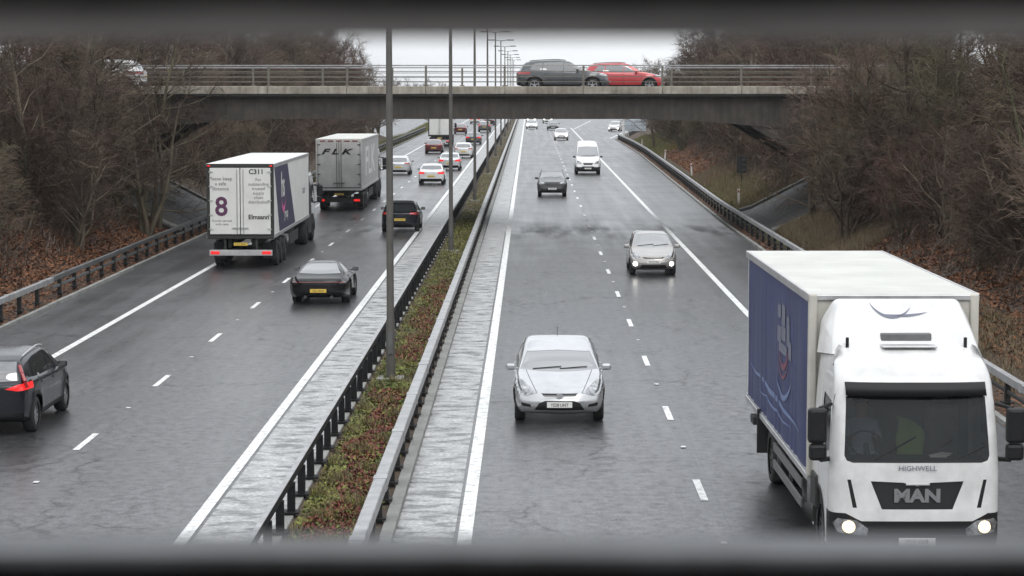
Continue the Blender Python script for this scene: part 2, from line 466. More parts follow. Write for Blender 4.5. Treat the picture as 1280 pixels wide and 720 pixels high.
def paint(name, col, metal=.0, rough=.3, coat=1.0, dirt=.12):
    m = mat(name, col, rough, metal, coat=coat, var=dirt, vscale=2.5)
    m.node_tree.nodes["Principled BSDF"].inputs["Coat Roughness"].default_value = .06
    if max(col) < .03: m.node_tree.nodes["Principled BSDF"].inputs["Specular IOR Level"].default_value = .38
    return m
M['p_silver'] = paint("silver_paint", (.44, .45, .46), .55, .3)
M['p_light'] = paint("light_silver_paint", (.58, .59, .60), .4, .32)
M['p_beige'] = paint("grey_beige_paint", (.33, .315, .30), .5, .33)
M['p_black'] = paint("black_paint", (.003, .003, .004), 0, .2, coat=.2)
M['p_navy'] = paint("dark_blue_paint", (.006, .008, .013), 0, .22, coat=.25)
M['p_dark'] = paint("dark_grey_paint", (.022, .023, .025), .2, .3, coat=.7)
M['p_grey'] = paint("grey_paint", (.11, .115, .12), .4, .3)
M['p_red'] = paint("red_paint", (.42, .012, .018), .1, .28)
M['p_maroon'] = paint("dark_red_paint", (.11, .018, .02), .2, .3)
M['p_white'] = paint("white_paint", (.66, .66, .65), 0, .38, dirt=.16, coat=.6)
M['p_van'] = paint("van_white_paint", (.76, .76, .75), 0, .4)
M['box_white'] = mat("white_box_panel", (.70, .70, .67), .45, var=.08, vscale=1.5)
M['box_grey'] = mat("grubby_white_doors", (.74, .74, .72), .5, var=.16, vscale=1.2)
M['box_side'] = mat("grey_curtain", (.38, .38, .37), .5, var=.12, vscale=2)
M['roof_white'] = mat("white_roof_sheet", (.52, .52, .48), .55, var=.14, vscale=1)
M['cream'] = mat("cream_bulkhead", (.50, .48, .43), .5, var=.1, vscale=2)
M['curtain'] = mat("blue_curtain", (.035, .045, .125), .5, var=.15, vscale=1.5)
M['navy_print'] = mat("navy_print", (.035, .03, .075), .5)
M['pink'] = mat("pink_print", (.62, .12, .30), .5)
M['violet'] = mat("violet_print", (.10, .03, .08), .5)
M['print_grey'] = mat("grey_print", (.15, .16, .21), .5)
M['print_blue'] = mat("pale_blue_print", (.15, .20, .36), .5)
M['print_red'] = mat("red_print", (.20, .06, .09), .5)
M['alu'] = mat("aluminium", (.52, .52, .52), .4, .7, var=.15, vscale=4)
M['chassis'] = mat("dirty_chassis", (.03, .029, .028), .7, var=.3, vscale=5)
M['guard'] = mat("grey_side_guard", (.13, .13, .13), .5, var=.2, vscale=4)
M['sign_back'] = mat("sign_back_grey", (.50, .57, .64), .5, .3)
M['sign_dark'] = mat("dark_board", (.02, .02, .022), .6)
M['rail_paint'] = mat("parapet_paint", (.003, .003, .0035), .6, spec=.08, var=.3, vscale=30)

# ------------------------------------------------------------------ setting: terrain, roads
def ip(t, xs, ys): return float(np.interp(t, xs, ys))
def foot_l(y): return ip(y, [-100, 120, 200, 290, 325, 450, 700, 1500], [-16.3, -16.3, -17.0, -18.4, -28, -36, -40, -60])
def foot_r(y): return ip(y, [-100, 120, 160, 220, 270, 330, 400, 480, 700, 1500], [11.5, 11.5, 12, 12.7, 13.5, 19, 27, 36, 42, 60])
def top_h(y): return ip(y, [-100, 300, 450, 700, 1000], [6.7, 6.7, 5.0, 2.5, 1.5])
def hashn(x, y): return (math.sin(x * 1.7 + y * .63) + math.sin(x * .53 - y * 1.21 + 1.3) + math.sin(x * 3.1 + y * 2.3 + .5) * .4) / 2.4
def terr(x, y):
    fl, fr, H = foot_l(y), foot_r(y), top_h(y)
    d = max(fl - x, x - fr)
    if d <= 0: return -.03
    z = min(H, d * .50)
    z -= .25 * math.exp(-((d - H / .5) / 2.0) ** 2)
    return -.03 + max(0, z + .18 * hashn(x, y) * min(1, d / 2))

def axis(vals):
    out = []
    for a, b, s in vals:
        n = max(1, int(round((b - a) / s)))
        out += [a + (b - a) * i / n for i in range(n)]
    return out + [vals[-1][1]]
xs = axis([(-1500, -200, 260), (-200, -60, 14), (-60, 60, 1.0), (60, 200, 14), (200, 1500, 260)])
ys = axis([(-80, 30, 5), (30, 200, 1.5), (200, 480, 4), (480, 800, 16), (800, 2400, 200)])
g = MB()
vs = [(x, y, terr(x, y)) for y in ys for x in xs]
nx = len(xs)
g.add(vs, [(j * nx + i, j * nx + i + 1, (j + 1) * nx + i + 1, (j + 1) * nx + i) for j in range(len(ys) - 1) for i in range(nx - 1)], 0, True)
tag(g.build("ground", M['ground']), kind="structure")

def ribbon(mb, ys_, fl, fr, z, mi=0):
    vs = []
    for y in ys_:
        vs += [(fl(y), y, z), (fr(y), y, z)]
    mb.add(vs, [(2 * i, 2 * i + 1, 2 * i + 3, 2 * i + 2) for i in range(len(ys_) - 1)], mi)

def rail_r(y): return ip(y, [-100, 120, 160, 220, 250, 285], [10.35, 10.35, 10.9, 11.6, 11.65, 11.3])
def edge_r(y): return ip(y, [-100, 110, 160, 220, 250, 285, 333, 400, 480, 1500], [9.75, 9.75, 10.3, 11.0, 11.0, 10.9, 15.2, 22, 33, 40])
YR = axis([(-60, 900, 10)])
r = MB(); ribbon(r, YR, lambda y: -15.05 - .0 * y, lambda y: -3.95, 0.004)
ribbon(r, YR, lambda y: -2.12, lambda y: edge_r(y) if y <= 480 else 33, 0.004)
# slip road leaving on the left, beyond the green nose
ribbon(r, axis([(288, 520, 8)]), lambda y: ip(y, [288, 312, 340, 520], [-18.2, -23.5, -26.5, -38]), lambda y: ip(y, [288, 312, 420, 520], [-18.1, -17.6, -19, -27]), 0.008)
tag(r.build("road", M['asphalt']), kind="structure")

s = MB()
ribbon(s, YR, lambda y: -5.19, lambda y: -4.05, 0.008)
ribbon(s, YR, lambda y: -2.1, lambda y: -1.17, 0.008)
tag(s.build("central_margins_pavement", M['strip']), kind="structure")

ln = MB()
def line(x0, w, y0, y1, z=.012): ln.add([(x0 - w / 2, y0, z), (x0 + w / 2, y0, z), (x0 + w / 2, y1, z), (x0 - w / 2, y1, z)], [(0, 1, 2, 3)])
for a in range(-60, 900, 12):
    line(-5.35, .2, a, a + 12); line(-1.0, .22, a, a + 12)
    line(-12.3, .2, a, a + 12)
    if a < 350: line(6.68, .2, a, a + 12)
PH_R, PH_L = 36.9, 42.0
k = -11
for i in range(-11, 90):
    y = PH_R + 9 * i; line(2.96, .13, y, y + 2.0)
    y = PH_L + 9 * i; line(-8.72, .13, y, y + 2.0)
# slip-road edge line
for i in range(24):
    y0 = 290 + i * 6; y1 = y0 + 6
    x0, x1 = edge_r(y0) - .8, edge_r(y1) - .8
    ln.add([(x0 - .1, y0, .012), (x0 + .1, y0, .012), (x1 + .1, y1, .012), (x1 - .1, y1, .012)], [(0, 1, 2, 3)])
    if y0 > 345:
        x0, x1 = 6.68 + (y0 - 345) * .06, 6.68 + (y1 - 345) * .06
        ln.add([(x0 - .1, y0, .012), (x0 + .1, y0, .012), (x1 + .1, y1, .012), (x1 - .1, y1, .012)], [(0, 1, 2, 3)])
tag(ln.build("road_markings", M['line']), kind="structure")

# median: kerb strips and soil bed
kb = MB()
for a in range(-60, 900, 3):
    j = rnd.uniform(-.006, .006)
    kb.box((-3.98 + .09, a + 1.5, .055), (.22, 2.985, .13 + j), bev=.012 if 25 < a < 110 else 0)
    kb.box((-2.2, a + 1.5, .055), (.2, 2.985, .13 + j), bev=.012 if 25 < a < 110 else 0)
tag(kb.build("median_kerb", M['kerb']), kind="structure")
kb = MB()
for a in range(30, 480, 3):
    j = rnd.uniform(-.012, .012)
    kb.box((-15.12, a + 1.5, .05), (.14, 2.95, .12 + j))
    if a < 285: kb.box((edge_r(a) + .08, a + 1.5, .05), (.14, 2.95, .12 + j))
tag(kb.build("roadside_kerb", M['kerb']), kind="structure")
sb = MB(); ribbon(sb, YR, lambda y: -3.78, lambda y: -2.3, .075)
tag(sb.build("median_ground", M['ground']), kind="structure")

# ------------------------------------------------------------------ safety barriers
def rail_section(mb, pts, prof, mi=0):
    """sweep 2d profile (x-offset, z) along pts [(x,y)]"""
    n = len(prof); vs = []
    for (x, y) in pts:
        for (dx, z) in prof: vs.append((x + dx, y, z))
    fs = []
    for i in range(len(pts) - 1):
        for k in range(n):
            fs.append((i * n + k, i * n + (k + 1) % n, (i + 1) * n + (k + 1) % n, (i + 1) * n + k))
    fs.append(tuple(range(n))); fs.append(tuple(reversed(range((len(pts) - 1) * n, len(pts) * n))))
    mb.add(vs, fs, mi)
def boxprof(w, z0, z1, c=.012):
    w /= 2
    return [(-w + c, z0), (w - c, z0), (w, z0 + c), (w, z1 - c), (w - c, z1), (-w + c, z1), (-w, z1 - c), (-w, z0 + c)]

def barrier(name, label, fx, y0, y1, pitch, profs, mrail, mpost, postw, ztop, foot=True, y_first=None):
    root = empty(name, (fx(y0), y0, 0), 0, label, "crash barrier")
    def loc(x, y): return (x - fx(y0), y - y0)
    pts = [loc(fx(y), y) for y in axis([(y0, y1, 6)])]
    for nm, pf, mm in profs:
        mb = MB(); rail_section(mb, pts, pf)
        if nm == 'rail' and True:
            zs_ = [p[1] for p in pf]; w_ = max(p[0] for p in pf) * 2; yj = y0 + 2.1
            while yj < min(y1, 200):      # lapped joints with bolt heads
                x_, y_ = loc(fx(yj), yj); mb.box((x_, y_, (min(zs_) + max(zs_)) / 2), (w_ + .016, .32, max(zs_) - min(zs_) + .016))
                yj += 4.8
        mb.build(nm, mm, root, True)
    pb = MB()
    pb.box((0, 0, ztop / 2), (postw, postw * 1.1, ztop))
    if foot: pb.box((0, 0, .155), (postw * 2.2, postw * 2.4, .03)); 
    first = pb.build("post", mpost, root)
    ysp = []
    y = y_first if y_first else y0 + pitch / 2
    while y < y1 and y < 400: ysp.append(y); y += pitch
    vis = [y for y in ysp if y > 33][:99]
    rest = [y for y in ysp if y not in vis]
    x, yy = loc(fx(vis[0]), vis[0]); first.location = (x, yy, 0)
    for y in vis[1:]:
        c = first.copy(); COL.objects.link(c); c.parent = root
        x, yy = loc(fx(y), y); c.location = (x, yy, 0)
        c.rotation_euler = (rnd.uniform(-.015, .015), rnd.uniform(-.015, .015), 0)
    if rest:
        mb = MB()
        for y in rest:
            x, yy = loc(fx(y), y); mb.box((x, yy, ztop / 2), (postw, postw * 1.1, ztop))
        tag(mb.build("post_row", mpost, root), kind="stuff")
    return root
barrier("safety_barrier", "dark steel rail with close dark posts on the left kerb of the planted median", lambda y: -3.83, -20, 700, 1.6,
        [("rail", boxprof(.07, .63, .775), M['steel_black']), ("rail_capping", boxprof(.085, .777, .792, .003), M['steel'])], M['steel_black'], M['steel_black'], .12, .64, y_first=1.5)
barrier("safety_barrier", "pale galvanised box rail along the right kerb of the planted median", lambda y: -2.38, -20, 700, 1.6,
        [("rail", boxprof(.2, .56, .76), M['steel'])], M['steel'], M['steel_dark'], .10, .6, y_first=1.0)
barrier("safety_barrier", "double steel rail beside the hard shoulder under the left wooded bank", lambda y: -15.55, 71.6, 330, 2.4,
        [("rail", boxprof(.12, .62, .78), M['steel_mid']), ("lower_rail", boxprof(.08, .36, .46), M['steel_mid'])], M['steel_mid'], M['steel_dark'], .12, .62)
barrier("safety_barrier", "bright single box rail at the far left edge, ahead of the double rail", lambda y: -15.5, 20, 71.4, 2.4,
        [("rail", boxprof(.14, .60, .78), M['steel'])], M['steel'], M['steel_dark'], .12, .62)
barrier("safety_barrier", "curving steel rail along the right verge passing under the bridge", rail_r, 20, 285, 2.4,
        [("rail", boxprof(.14, .58, .76), M['steel']), ("lower_rail", boxprof(.06, .34, .42), M['steel_dark'])], M['steel_mid'], M['steel_dark'], .12, .6)
barrier("safety_barrier", "pale distant rail on the far side of the slip road joining from the right", lambda y: edge_r(y) + 1.2, 300, 470, 3.2,
        [("rail", boxprof(.14, .56, .76), M['steel'])], M['steel'], M['steel_dark'], .12, .6, foot=False)

# ------------------------------------------------------------------ planting in the median (countless leaves)
def scatter(name, mt, n, fpos, size, up=.5, seed=1, tri=True):
    q = np.random.RandomState(seed)
    P = np.array([fpos(q) for _ in range(n)])
    sz = size[0] + (size[1] - size[0]) * q.rand(n)
    a = q.rand(n) * 2 * np.pi
    tilt = q.rand(n) * up
    d = np.stack([np.cos(a) * np.cos(tilt), np.sin(a) * np.cos(tilt), np.sin(tilt)], 1)
    s = np.stack([-np.sin(a), np.cos(a), (q.rand(n) - .5) * .8], 1)
    A = P; B = P + d * sz[:, None] * .5 + s * sz[:, None] * .35; C = P + d * sz[:, None]; D = P + d * sz[:, None] * .5 - s * sz[:, None] * .35
    V = np.stack([A, B, C, D], 1).reshape(-1, 3)
    me = bpy.data.meshes.new(name)
    me.vertices.add(4 * n); me.vertices.foreach_set("co", V.ravel())
    me.loops.add(4 * n); me.loops.foreach_set("vertex_index", np.arange(4 * n))
    me.polygons.add(n); me.polygons.foreach_set("loop_start", np.arange(n) * 4); me.polygons.foreach_set("loop_total", np.full(n, 4))
    me.update(calc_edges=True); me.validate()
    me.materials.append(mt)
    return link(bpy.data.objects.new(name, me))

def med_pos(q):
    u = q.rand()
    y = 30 / (1 - u * .93) if q.rand() < .8 else 30 + 90 * q.rand()
    x = -3.70 + 1.28 * q.rand()
    cl = math.sin(y * 1.3 + x * 2) * math.sin(y * .47 - x * 3.1)
    if q.rand() < .55 and (cl < -.35 or abs(x + 3.05) > .52 + .1 * math.sin(y * 2.3)): return med_pos(q)
    h = .02 + .07 * (cl * .5 + .5) * (1 - abs((x + 3.05) / .72) ** 3)
    return (x, y, .08 + h * q.rand())
for D in (): pass
def lim(f, lo, hi):
    def g_(q):
        while True:
            p = f(q)
            if lo < p[1] < hi and (lo > 60 or True): return p
    return g_
def redpos(q):
    while True:
        p = med_pos(q)
        if p[1] < 78 and abs(p[0] + 3.02 + .12 * math.sin(p[1] * .8)) < .33 + .12 * math.sin(p[1] * 1.7) and not 49.5 < p[1] < 54.5: return p
M['moss_green'] = make_leaf("low_green_weeds", [(.14, .17, .03), (.07, .09, .02), (.19, .20, .05), (.10, .07, .03), (.13, .16, .035)])
M['moss_red'] = make_leaf("low_red_weeds", [(.19, .045, .04), (.10, .04, .03), (.22, .06, .05), (.11, .09, .035)])
tag(scatter("median_ground_cover", M['moss_green'], 70000, med_pos, (.025, .085), up=1.0, seed=3), "low mat of yellow green weeds filling the median bed between the two steel rails", "ground cover", kind="stuff")
tag(scatter("median_ground_cover", M['moss_red'], 26000, redpos, (.025, .09), up=1.2, seed=4), "dark red weeds along the middle of the near median bed", "ground cover", kind="stuff")

# ------------------------------------------------------------------ bridge over the motorway
BY0, BY1 = 105.0, 118.5
br = empty("road_bridge", (0, BY0, 0), 0, "grey concrete bridge with sloping legs and metal parapets crossing over both carriageways", "bridge")
CX = -3.25
d = MB()
def deckprof(zl):   # underside with shallow haunches at the legs
    return [(-50, 6.55), (50, 6.55), (50, zl - .40), (CX + 14.6, zl - .40), (CX + 13.2, zl - .26), (CX + 11.4, zl - .10), (CX + 8.5, zl), (CX - 8.5, zl), (CX - 11.4, zl - .10), (CX - 13.2, zl - .26), (CX - 14.6, zl - .40), (-50, zl - .40)]
d.prism(deckprof(5.38), 'y', 0, .75)
d.prism(deckprof(5.38), 'y', BY1 - BY0 - .75, BY1 - BY0)
d.prism([(a, b if b > 6 else b + .35) for a, b in deckprof(5.38)], 'y', .752, BY1 - BY0 - .752)
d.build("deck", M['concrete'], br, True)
c = MB()
for i in range(-13, 14):
    c.box((i * 3.72 - 1.18 + 1.86, -.08, 6.74), (3.70, .62, .36), bev=.02)
c.build("coping", M['coping'], br)
c = MB(); c.box((0, BY1 - BY0 + .08, 6.74), (100, .62, .36), bev=.02); c.build("coping", M['coping'], br)
c = MB(); c.box((0, -.02, 6.50), (100, .70, .10)); c.build("coping_shadow_strip", M['seam'], br)  # black strip: the shadow line beneath the coping, put into the colour
rd = MB(); rd.add([(-50, .26, 6.62), (50, .26, 6.62), (50, BY1 - BY0 - .26, 6.62), (-50, BY1 - BY0 - .26, 6.62)], [(0, 1, 2, 3)])
rd.build("bridge_carriageway", M['asphalt'], br)
for sgn in (-1, 1):
    for (a, b) in ((.05, 1.25), (6.1, 7.4), (12.2, 13.45)):
        l = MB()
        l.prism([(CX + sgn * 13.6, 5.10), (CX + sgn * 16.6, 5.10), (CX + sgn * 20.6, 2.6), (CX + sgn * 19.6, 1.55)], 'y', a, b)
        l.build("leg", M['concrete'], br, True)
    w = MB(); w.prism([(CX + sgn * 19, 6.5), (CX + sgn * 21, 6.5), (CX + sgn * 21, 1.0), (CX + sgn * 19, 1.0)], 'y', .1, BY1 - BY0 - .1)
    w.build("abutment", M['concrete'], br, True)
# parapets: front and back, each rail and post a sub-part
for yy, mm, nm in ((-.05, M['steel'], "front"), (BY1 - BY0 + .05, M['steel'], "back")):
    pr = MB(); pr.box((0, yy, 7.90), (99, .08, .06)); par = pr.build("parapet", M['steel'], br)
    for z, t in ((7.62, .032), (7.38, .032), (7.14, .032)):
        q_ = MB(); q_.box((0, yy, z), (99, .06, t)); q_.build("rail", M['bridge_rail'], par)
    pp = MB(); pp.box((0, 0, 7.4), (.10, .12, .96), bev=.01); pp.box((0, 0, 6.95), (.24, .24, .05))
    p0 = pp.build("post", M['bridge_rail'], par)
    first = True
    for i in range(-12, 12):
        o = p0 if first else p0.copy()
        if not first: COL.objects.link(o); o.parent = par
        o.location = (-1.18 + 3.72 * i + (1.3 if yy > 1 else 0), yy, 0); first = False

# concrete paving of the banks beneath the bridge
for sgn, nm in ((1, "right"), (-1, "left")):
    s = MB()
    y0, y1 = 103.5, 119.5
    f = foot_r if sgn > 0 else foot_l
    n = 16
    def sx(u, y): return f(y) + sgn * (-.15 + 9.4 * u)
    vs = []
    for j in range(n + 1):
        y = y0 + (y1 - y0) * j / n
        for i in range(n + 1):
            u = i / n
            x = sx(u, y); vs.append((x, y, .10 + max(0, (abs(x - f(y))) * .52)))
    s.add(vs, [(j * (n + 1) + i, j * (n + 1) + i + 1, (j + 1) * (n + 1) + i + 1, (j + 1) * (n + 1) + i) for j in range(n) for i in range(n)])
    for y in (y0, y1):
        m_ = 12
        for i in range(m_):
            u0, u1 = i / m_, (i + 1) / m_ - .004
            a = (sx(u0, y), y, .10 + abs(sx(u0, y) - f(y)) * .52); b = (sx(u1, y), y, .10 + abs(sx(u1, y) - f(y)) * .52)
            s.tube((a[0], a[1], a[2] + .03), (b[0], b[1], b[2] + .03), .16, n=4, mi=1)
    o = s.build("slope_pavement", [M['paving'], M['kerb']])
    tag(o, kind="structure")

# ------------------------------------------------------------------ lamp columns
def make_column():
    root = empty("street_lamp", (0, 0, 0))
    m = MB()
    m.tube((0, 0, .12), (0, 0, 1.5), .11, .105, 12); m.tube((0, 0, 1.5), (0, 0, 6.5), .09, .078, 12); m.tube((0, 0, 6.5), (0, 0, 12.0), .078, .055, 10)
    m.build("column", M['column'], root)
    m = MB(); m.box((0, 0, .10), (.62, .62, .08), bev=.01); m.build("base_plate", M['kerb'], root)
    m = MB(); m.box((.0, -.125, .95), (.11, .03, .5), bev=.008); m.build("service_door", M['steel_mid'], root)
    m = MB()
    for s in (-1, 1):
        m.tube((0, 0, 11.95), (s * .7, 0, 12.05), .035, .03, 8)
    m.build("bracket_arm", M['column'], root)
    for s in (-1, 1):
        m = MB(); m.box((s * 1.08, 0, 12.05), (.80, .26, .13), bev=.05); m.build("lantern", M['steel_mid'], root)
    return root
lamp0 = make_column()
near = ["the nearest tall lamp column rising from the median bed, its base beside the red weeds",
        "second lamp column along the median, standing in front of the bridge",
        "third lamp column along the median, just behind the bridge",
        "fourth lamp column along the median, beyond the bridge"]
for i in range(11):
    o = lamp0 if i == 0 else copy_tree(lamp0)
    o.location = (-3.27, 51.7 + 40.2 * i, 0)
    lab = near[i] if i < 4 else "slim grey twin arm lamp column far along the median beyond the bridge"
    tag(o, lab, "street lamp", "twin arm lamp columns along the median")

# ------------------------------------------------------------------ road studs
sb = MB(); sb.box((0, 0, .012), (.10, .12, .02), bev=.008)
st0 = sb.build("road_stud", M['p_white'])
first = True
for X, ph, grp, lab in ((2.96, PH_R - 3.5, "studs between the right carriageway dashes", "small white stud set between the lane dashes of the right carriageway"),
                   (-8.72, PH_L - 3.5, "studs between the left carriageway dashes", "small white stud set between the lane dashes of the left carriageway")):
    for i in range(18):
        y = ph + 9 * i
        o = st0 if first else st0.copy()
        if not first: COL.objects.link(o)
        first = False
        o.location = (X + .02, y, .008); tag(o, lab, "road stud", grp)
M['faded_ink'] = mat("faded_lettering", (.16, .15, .16), .5)
M['badge_metal'] = mat("badge_metal", (.30, .30, .31), .35, .6)
M['p_slate'] = paint("slate_paint", (.05, .055, .06), .3, .3)
M['tail_dim'] = mat("dark_red_lens", (.10, .006, .008), .15, coat=1)
# ------------------------------------------------------------------ vehicles: lofted bodies, windows and lamps cut out of them
def pch(pts):
    X = np.array([p[0] for p in pts], float); Y = np.array([p[1] for p in pts], float)
    h = np.diff(X); dl = np.diff(Y) / h; n = len(X); d = np.zeros(n)
    for i in range(1, n - 1):
        if dl[i - 1] * dl[i] > 0:
            w1 = 2 * h[i] + h[i - 1]; w2 = h[i] + 2 * h[i - 1]
            d[i] = (w1 + w2) / (w1 / dl[i - 1] + w2 / dl[i])
    d[0], d[-1] = dl[0], dl[-1]
    def f(x):
        x = min(max(x, X[0]), X[-1]); i = min(n - 2, max(0, int(np.searchsorted(X, x) - 1)))
        t = (x - X[i]) / h[i]
        return float((2*t**3-3*t*t+1)*Y[i] + (t**3-2*t*t+t)*h[i]*d[i] + (-2*t**3+3*t*t)*Y[i+1] + (t**3-t*t)*h[i]*d[i+1])
    return f

def cut_region(bm, view, poly, filt, idx):
    """split faces along a polygon seen in a principal view and give the inside faces index idx"""
    ax = {'f': (0, 2), 's': (1, 2), 't': (0, 1)}[view]
    x0 = min(p[0] for p in poly) - .01; x1 = max(p[0] for p in poly) + .01
    z0 = min(p[1] for p in poly) - .01; z1 = max(p[1] for p in poly) + .01
    def near():
        out = []
        for f in bm.faces:
            cs = [v.co for v in f.verts]
            a = [c[ax[0]] for c in cs]; b = [c[ax[1]] for c in cs]
            if max(a) < x0 or min(a) > x1 or max(b) < z0 or min(b) > z1: continue
            if filt(f.calc_center_median(), f.normal): out.append(f)
        return out
    n = len(poly)
    fs = near()
    for i in range(n):
        p, q = poly[i], poly[(i + 1) % n]
        du, dv = q[0] - p[0], q[1] - p[1]
        no = [0, 0, 0]; no[ax[0]] = -dv; no[ax[1]] = du
        co = [0, 0, 0]; co[ax[0]] = p[0]; co[ax[1]] = p[1]
        geom = set(fs)
        for f in fs: geom.update(f.edges); geom.update(f.verts)
        r = bmesh.ops.bisect_plane(bm, geom=list(geom), dist=1e-5, plane_co=co, plane_no=no)
        fs = [f for f in set(r['geom']) | set(fs) if isinstance(f, bmesh.types.BMFace) and f.is_valid]
    def inside(u, v):
        c = False
        for i in range(n):
            (a, b), (p, q) = poly[i], poly[(i + 1) % n]
            if (b > v) != (q > v) and u < (p - a) * (v - b) / (q - b) + a: c = not c
        return c
    bm.normal_update()
    for f in near():
        c = f.calc_center_median()
        if inside(c[ax[0]], c[ax[1]]): f[bm.faces.layers.int['reg']] = idx

def mirror(poly): return [(-a, b) for a, b in poly]
def circ(cy, cz, r, n=20, a0=0, a1=360): return [(cy + r * math.cos(rad(a0 + (a1 - a0) * i / n)), cz + r * math.sin(rad(a0 + (a1 - a0) * i / n))) for i in range(n)]

def split_parts(bm, regs, root, body_name, body_mats, seam_ids):
    """regs: id -> (name, material, inset, sides)  ; sides True = left and right pieces are separate parts"""
    lay = bm.faces.layers.int['reg']
    bm.normal_update(); 
    vn = {}
    groups = {}
    for f in bm.faces:
        k = f[lay]
        if k < 0: continue
        key = (k, 0)
        if k in regs and regs[k][3]: key = (k, 1 if f.calc_center_median().x > 0 else -1)
        if k in seam_ids or k not in regs: key = (0, 0)
        groups.setdefault(key, []).append(f)
    out = {}
    for key, fs in groups.items():
        inset = regs[key[0]][2] if key[0] in regs else 0
        mp = {}; V = []; F = []; MI = []
        for f in fs:
            idx = []
            for v in f.verts:
                if v.index not in mp:
                    mp[v.index] = len(V); V.append(tuple(v.co - v.normal * inset))
                idx.append(mp[v.index])
            F.append(idx); MI.append(1 if f[lay] in seam_ids else (2 if f[lay] == 999 else 0))
        nm = body_name if key[0] == 0 else regs[key[0]][0]
        ms = body_mats if key[0] == 0 else [regs[key[0]][1]]
        me = bpy.data.meshes.new(nm); me.from_pydata(V, [], F)
        for m in ms: me.materials.append(m)
        if key[0] == 0: me.polygons.foreach_set("material_index", MI)
        me.polygons.foreach_set("use_smooth", [True] * len(F))
        me.update()
        try: me.set_sharp_from_angle(angle=rad(48))
        except Exception: pass
        out[key] = link(bpy.data.objects.new(nm, me), root)
    return out

def loft_car(s):
    L, hb = s['L'], pch(s['belt'])
    top, plan, bot = pch(s['top']), pch(s['plan']), pch(s['bot'])
    rf, rr = s.get('rf', .16), s.get('rr', .14)
    ya, yb = -L / 2 + rf, L / 2 - rr
    # stations by arc length of the roof line
    ts = np.linspace(ya, yb, 500); zz = [top(t) for t in ts]
    al = np.concatenate([[0], np.cumsum(np.hypot(np.diff(ts), np.diff(zz)))])
    NS = s.get('NS', 58)
    st = list(np.interp(np.linspace(0, al[-1], NS), al, ts))
    tum = s.get('tum', .30)
    def ring(y):
        w, zs, zt, zb = plan(y), hb(y), top(y), bot(y)
        t = max(zt - zs, .012)
        sw = w * .955 - s.get('inset', 0) * min(1, t / .12)
        xr = sw - .02 - t * tum
        h = zs - zb
        P = [(0, zb), (w * .6, zb), (w * .9, zb + .015), (w * .965, zb + .09), (w * .99, zb + .30 * h), (w, zb + .52 * h), (w * .998, zb + .72 * h), (w * .985, zb + .88 * h), (sw, zs)]
        for fr in (.04, .3, .55, .8, 1): P.append((sw - .018 + (xr - sw + .018) * fr - .02 * min(1, t * 3) * fr * fr, zs + t * .87 * fr))
        xr2 = P[-1][0]
        P += [(xr2 - .035 - .05 * min(1, t * 2), zs + t * .945), (xr2 * .78, zs + t * .982), (xr2 * .5, zs + t * .995), (xr2 * .25, zt), (0, zt)]
        return P
    bm = bmesh.new(); lay = bm.faces.layers.int.new('reg')
    def full(P): return [(x, z) for x, z in P] + [(-x, z) for x, z in P[-2:0:-1]]
    rings = []
    def addring(pts, y): rings.append([bm.verts.new((x, y, z)) for x, z in pts])
    PF, PR = full(ring(ya)), full(ring(yb))
    def capsc(P, f, fz=None):
        zc = (min(z for x, z in P) + max(z for x, z in P)) / 2
        wm = max(x for x, z in P); hm = max(z for x, z in P) - zc
        return [(x * (1 - f / wm), zc + (z - zc) * (1 - f / hm)) for x, z in P]
    def caplist(P, r):
        out = []
        for k in range(1, 6):
            a = rad(18 * k); out.append((capsc(P, r * (1 - math.cos(a)) * .75), r * math.sin(a)))
        base = capsc(P, r * .75)
        zc = (min(z for x, z in base) + max(z for x, z in base)) / 2
        for q in (.86, .7, .54, .38, .2): out.append(([(x * q, zc + (z - zc) * q) for x, z in base], r))
        return out, zc
    cf, zcf = caplist(PF, rf); cr, zcr = caplist(PR, rr)
    for P, r in reversed(cf): addring(P, ya - r)
    for y in st: addring(full(ring(y)), y)
    for P, r in cr: addring(P, yb + r)
    n = len(rings[0])
    for a, b in zip(rings[:-1], rings[1:]):
        for i in range(n):
            bm.faces.new((a[i], a[(i + 1) % n], b[(i + 1) % n], b[i]))
    vf = bm.verts.new((0, ya - rf, zcf)); vr = bm.verts.new((0, yb + rr, zcr))
    for i in range(n):
        bm.faces.new((vf, rings[0][(i + 1) % n], rings[0][i])); bm.faces.new((vr, rings[-1][i], rings[-1][(i + 1) % n]))
    # plan curvature of the ends, rake of the nose and tail, wheel-arch flare
    cfx, crx = s.get('curve_f', .26), s.get('curve_r', .16)
    W2 = s['W'] / 2
    for v in bm.verts:
        x, y, z = v.co
        wt = min(1, max(0, (-y - (L / 2 - 1.1)) / 1.0)); wr = min(1, max(0, (y - (L / 2 - .9)) / .8))
        v.co.y += cfx * wt * (abs(x) / W2) ** 2.4 + s.get('rake_f', .12) * wt * max(0, z - .5) / .4
        v.co.y -= crx * wr * (abs(x) / W2) ** 2.4 + s.get('rake_r', .0) * wr * max(0, z - .6) / .5 + .08 * wr * max(0, .42 - z) / .25
        v.co.y += .10 * wt * max(0, .40 - z) / .22
        for ac in (s['ax_f'], s['ax_r']):
            dd = math.hypot(y - ac, z - s['wr'])
            if abs(x) > .6 * W2 and z < .85: v.co.x += math.copysign(s.get('flare', .025) * math.exp(-((dd - s['wr'] * 1.15) / .12) ** 2), x)
    bmesh.ops.recalc_face_normals(bm, faces=list(bm.faces))
    bm.normal_update()
    return bm, dict(top=top, plan=plan, belt=hb, ring=ring)

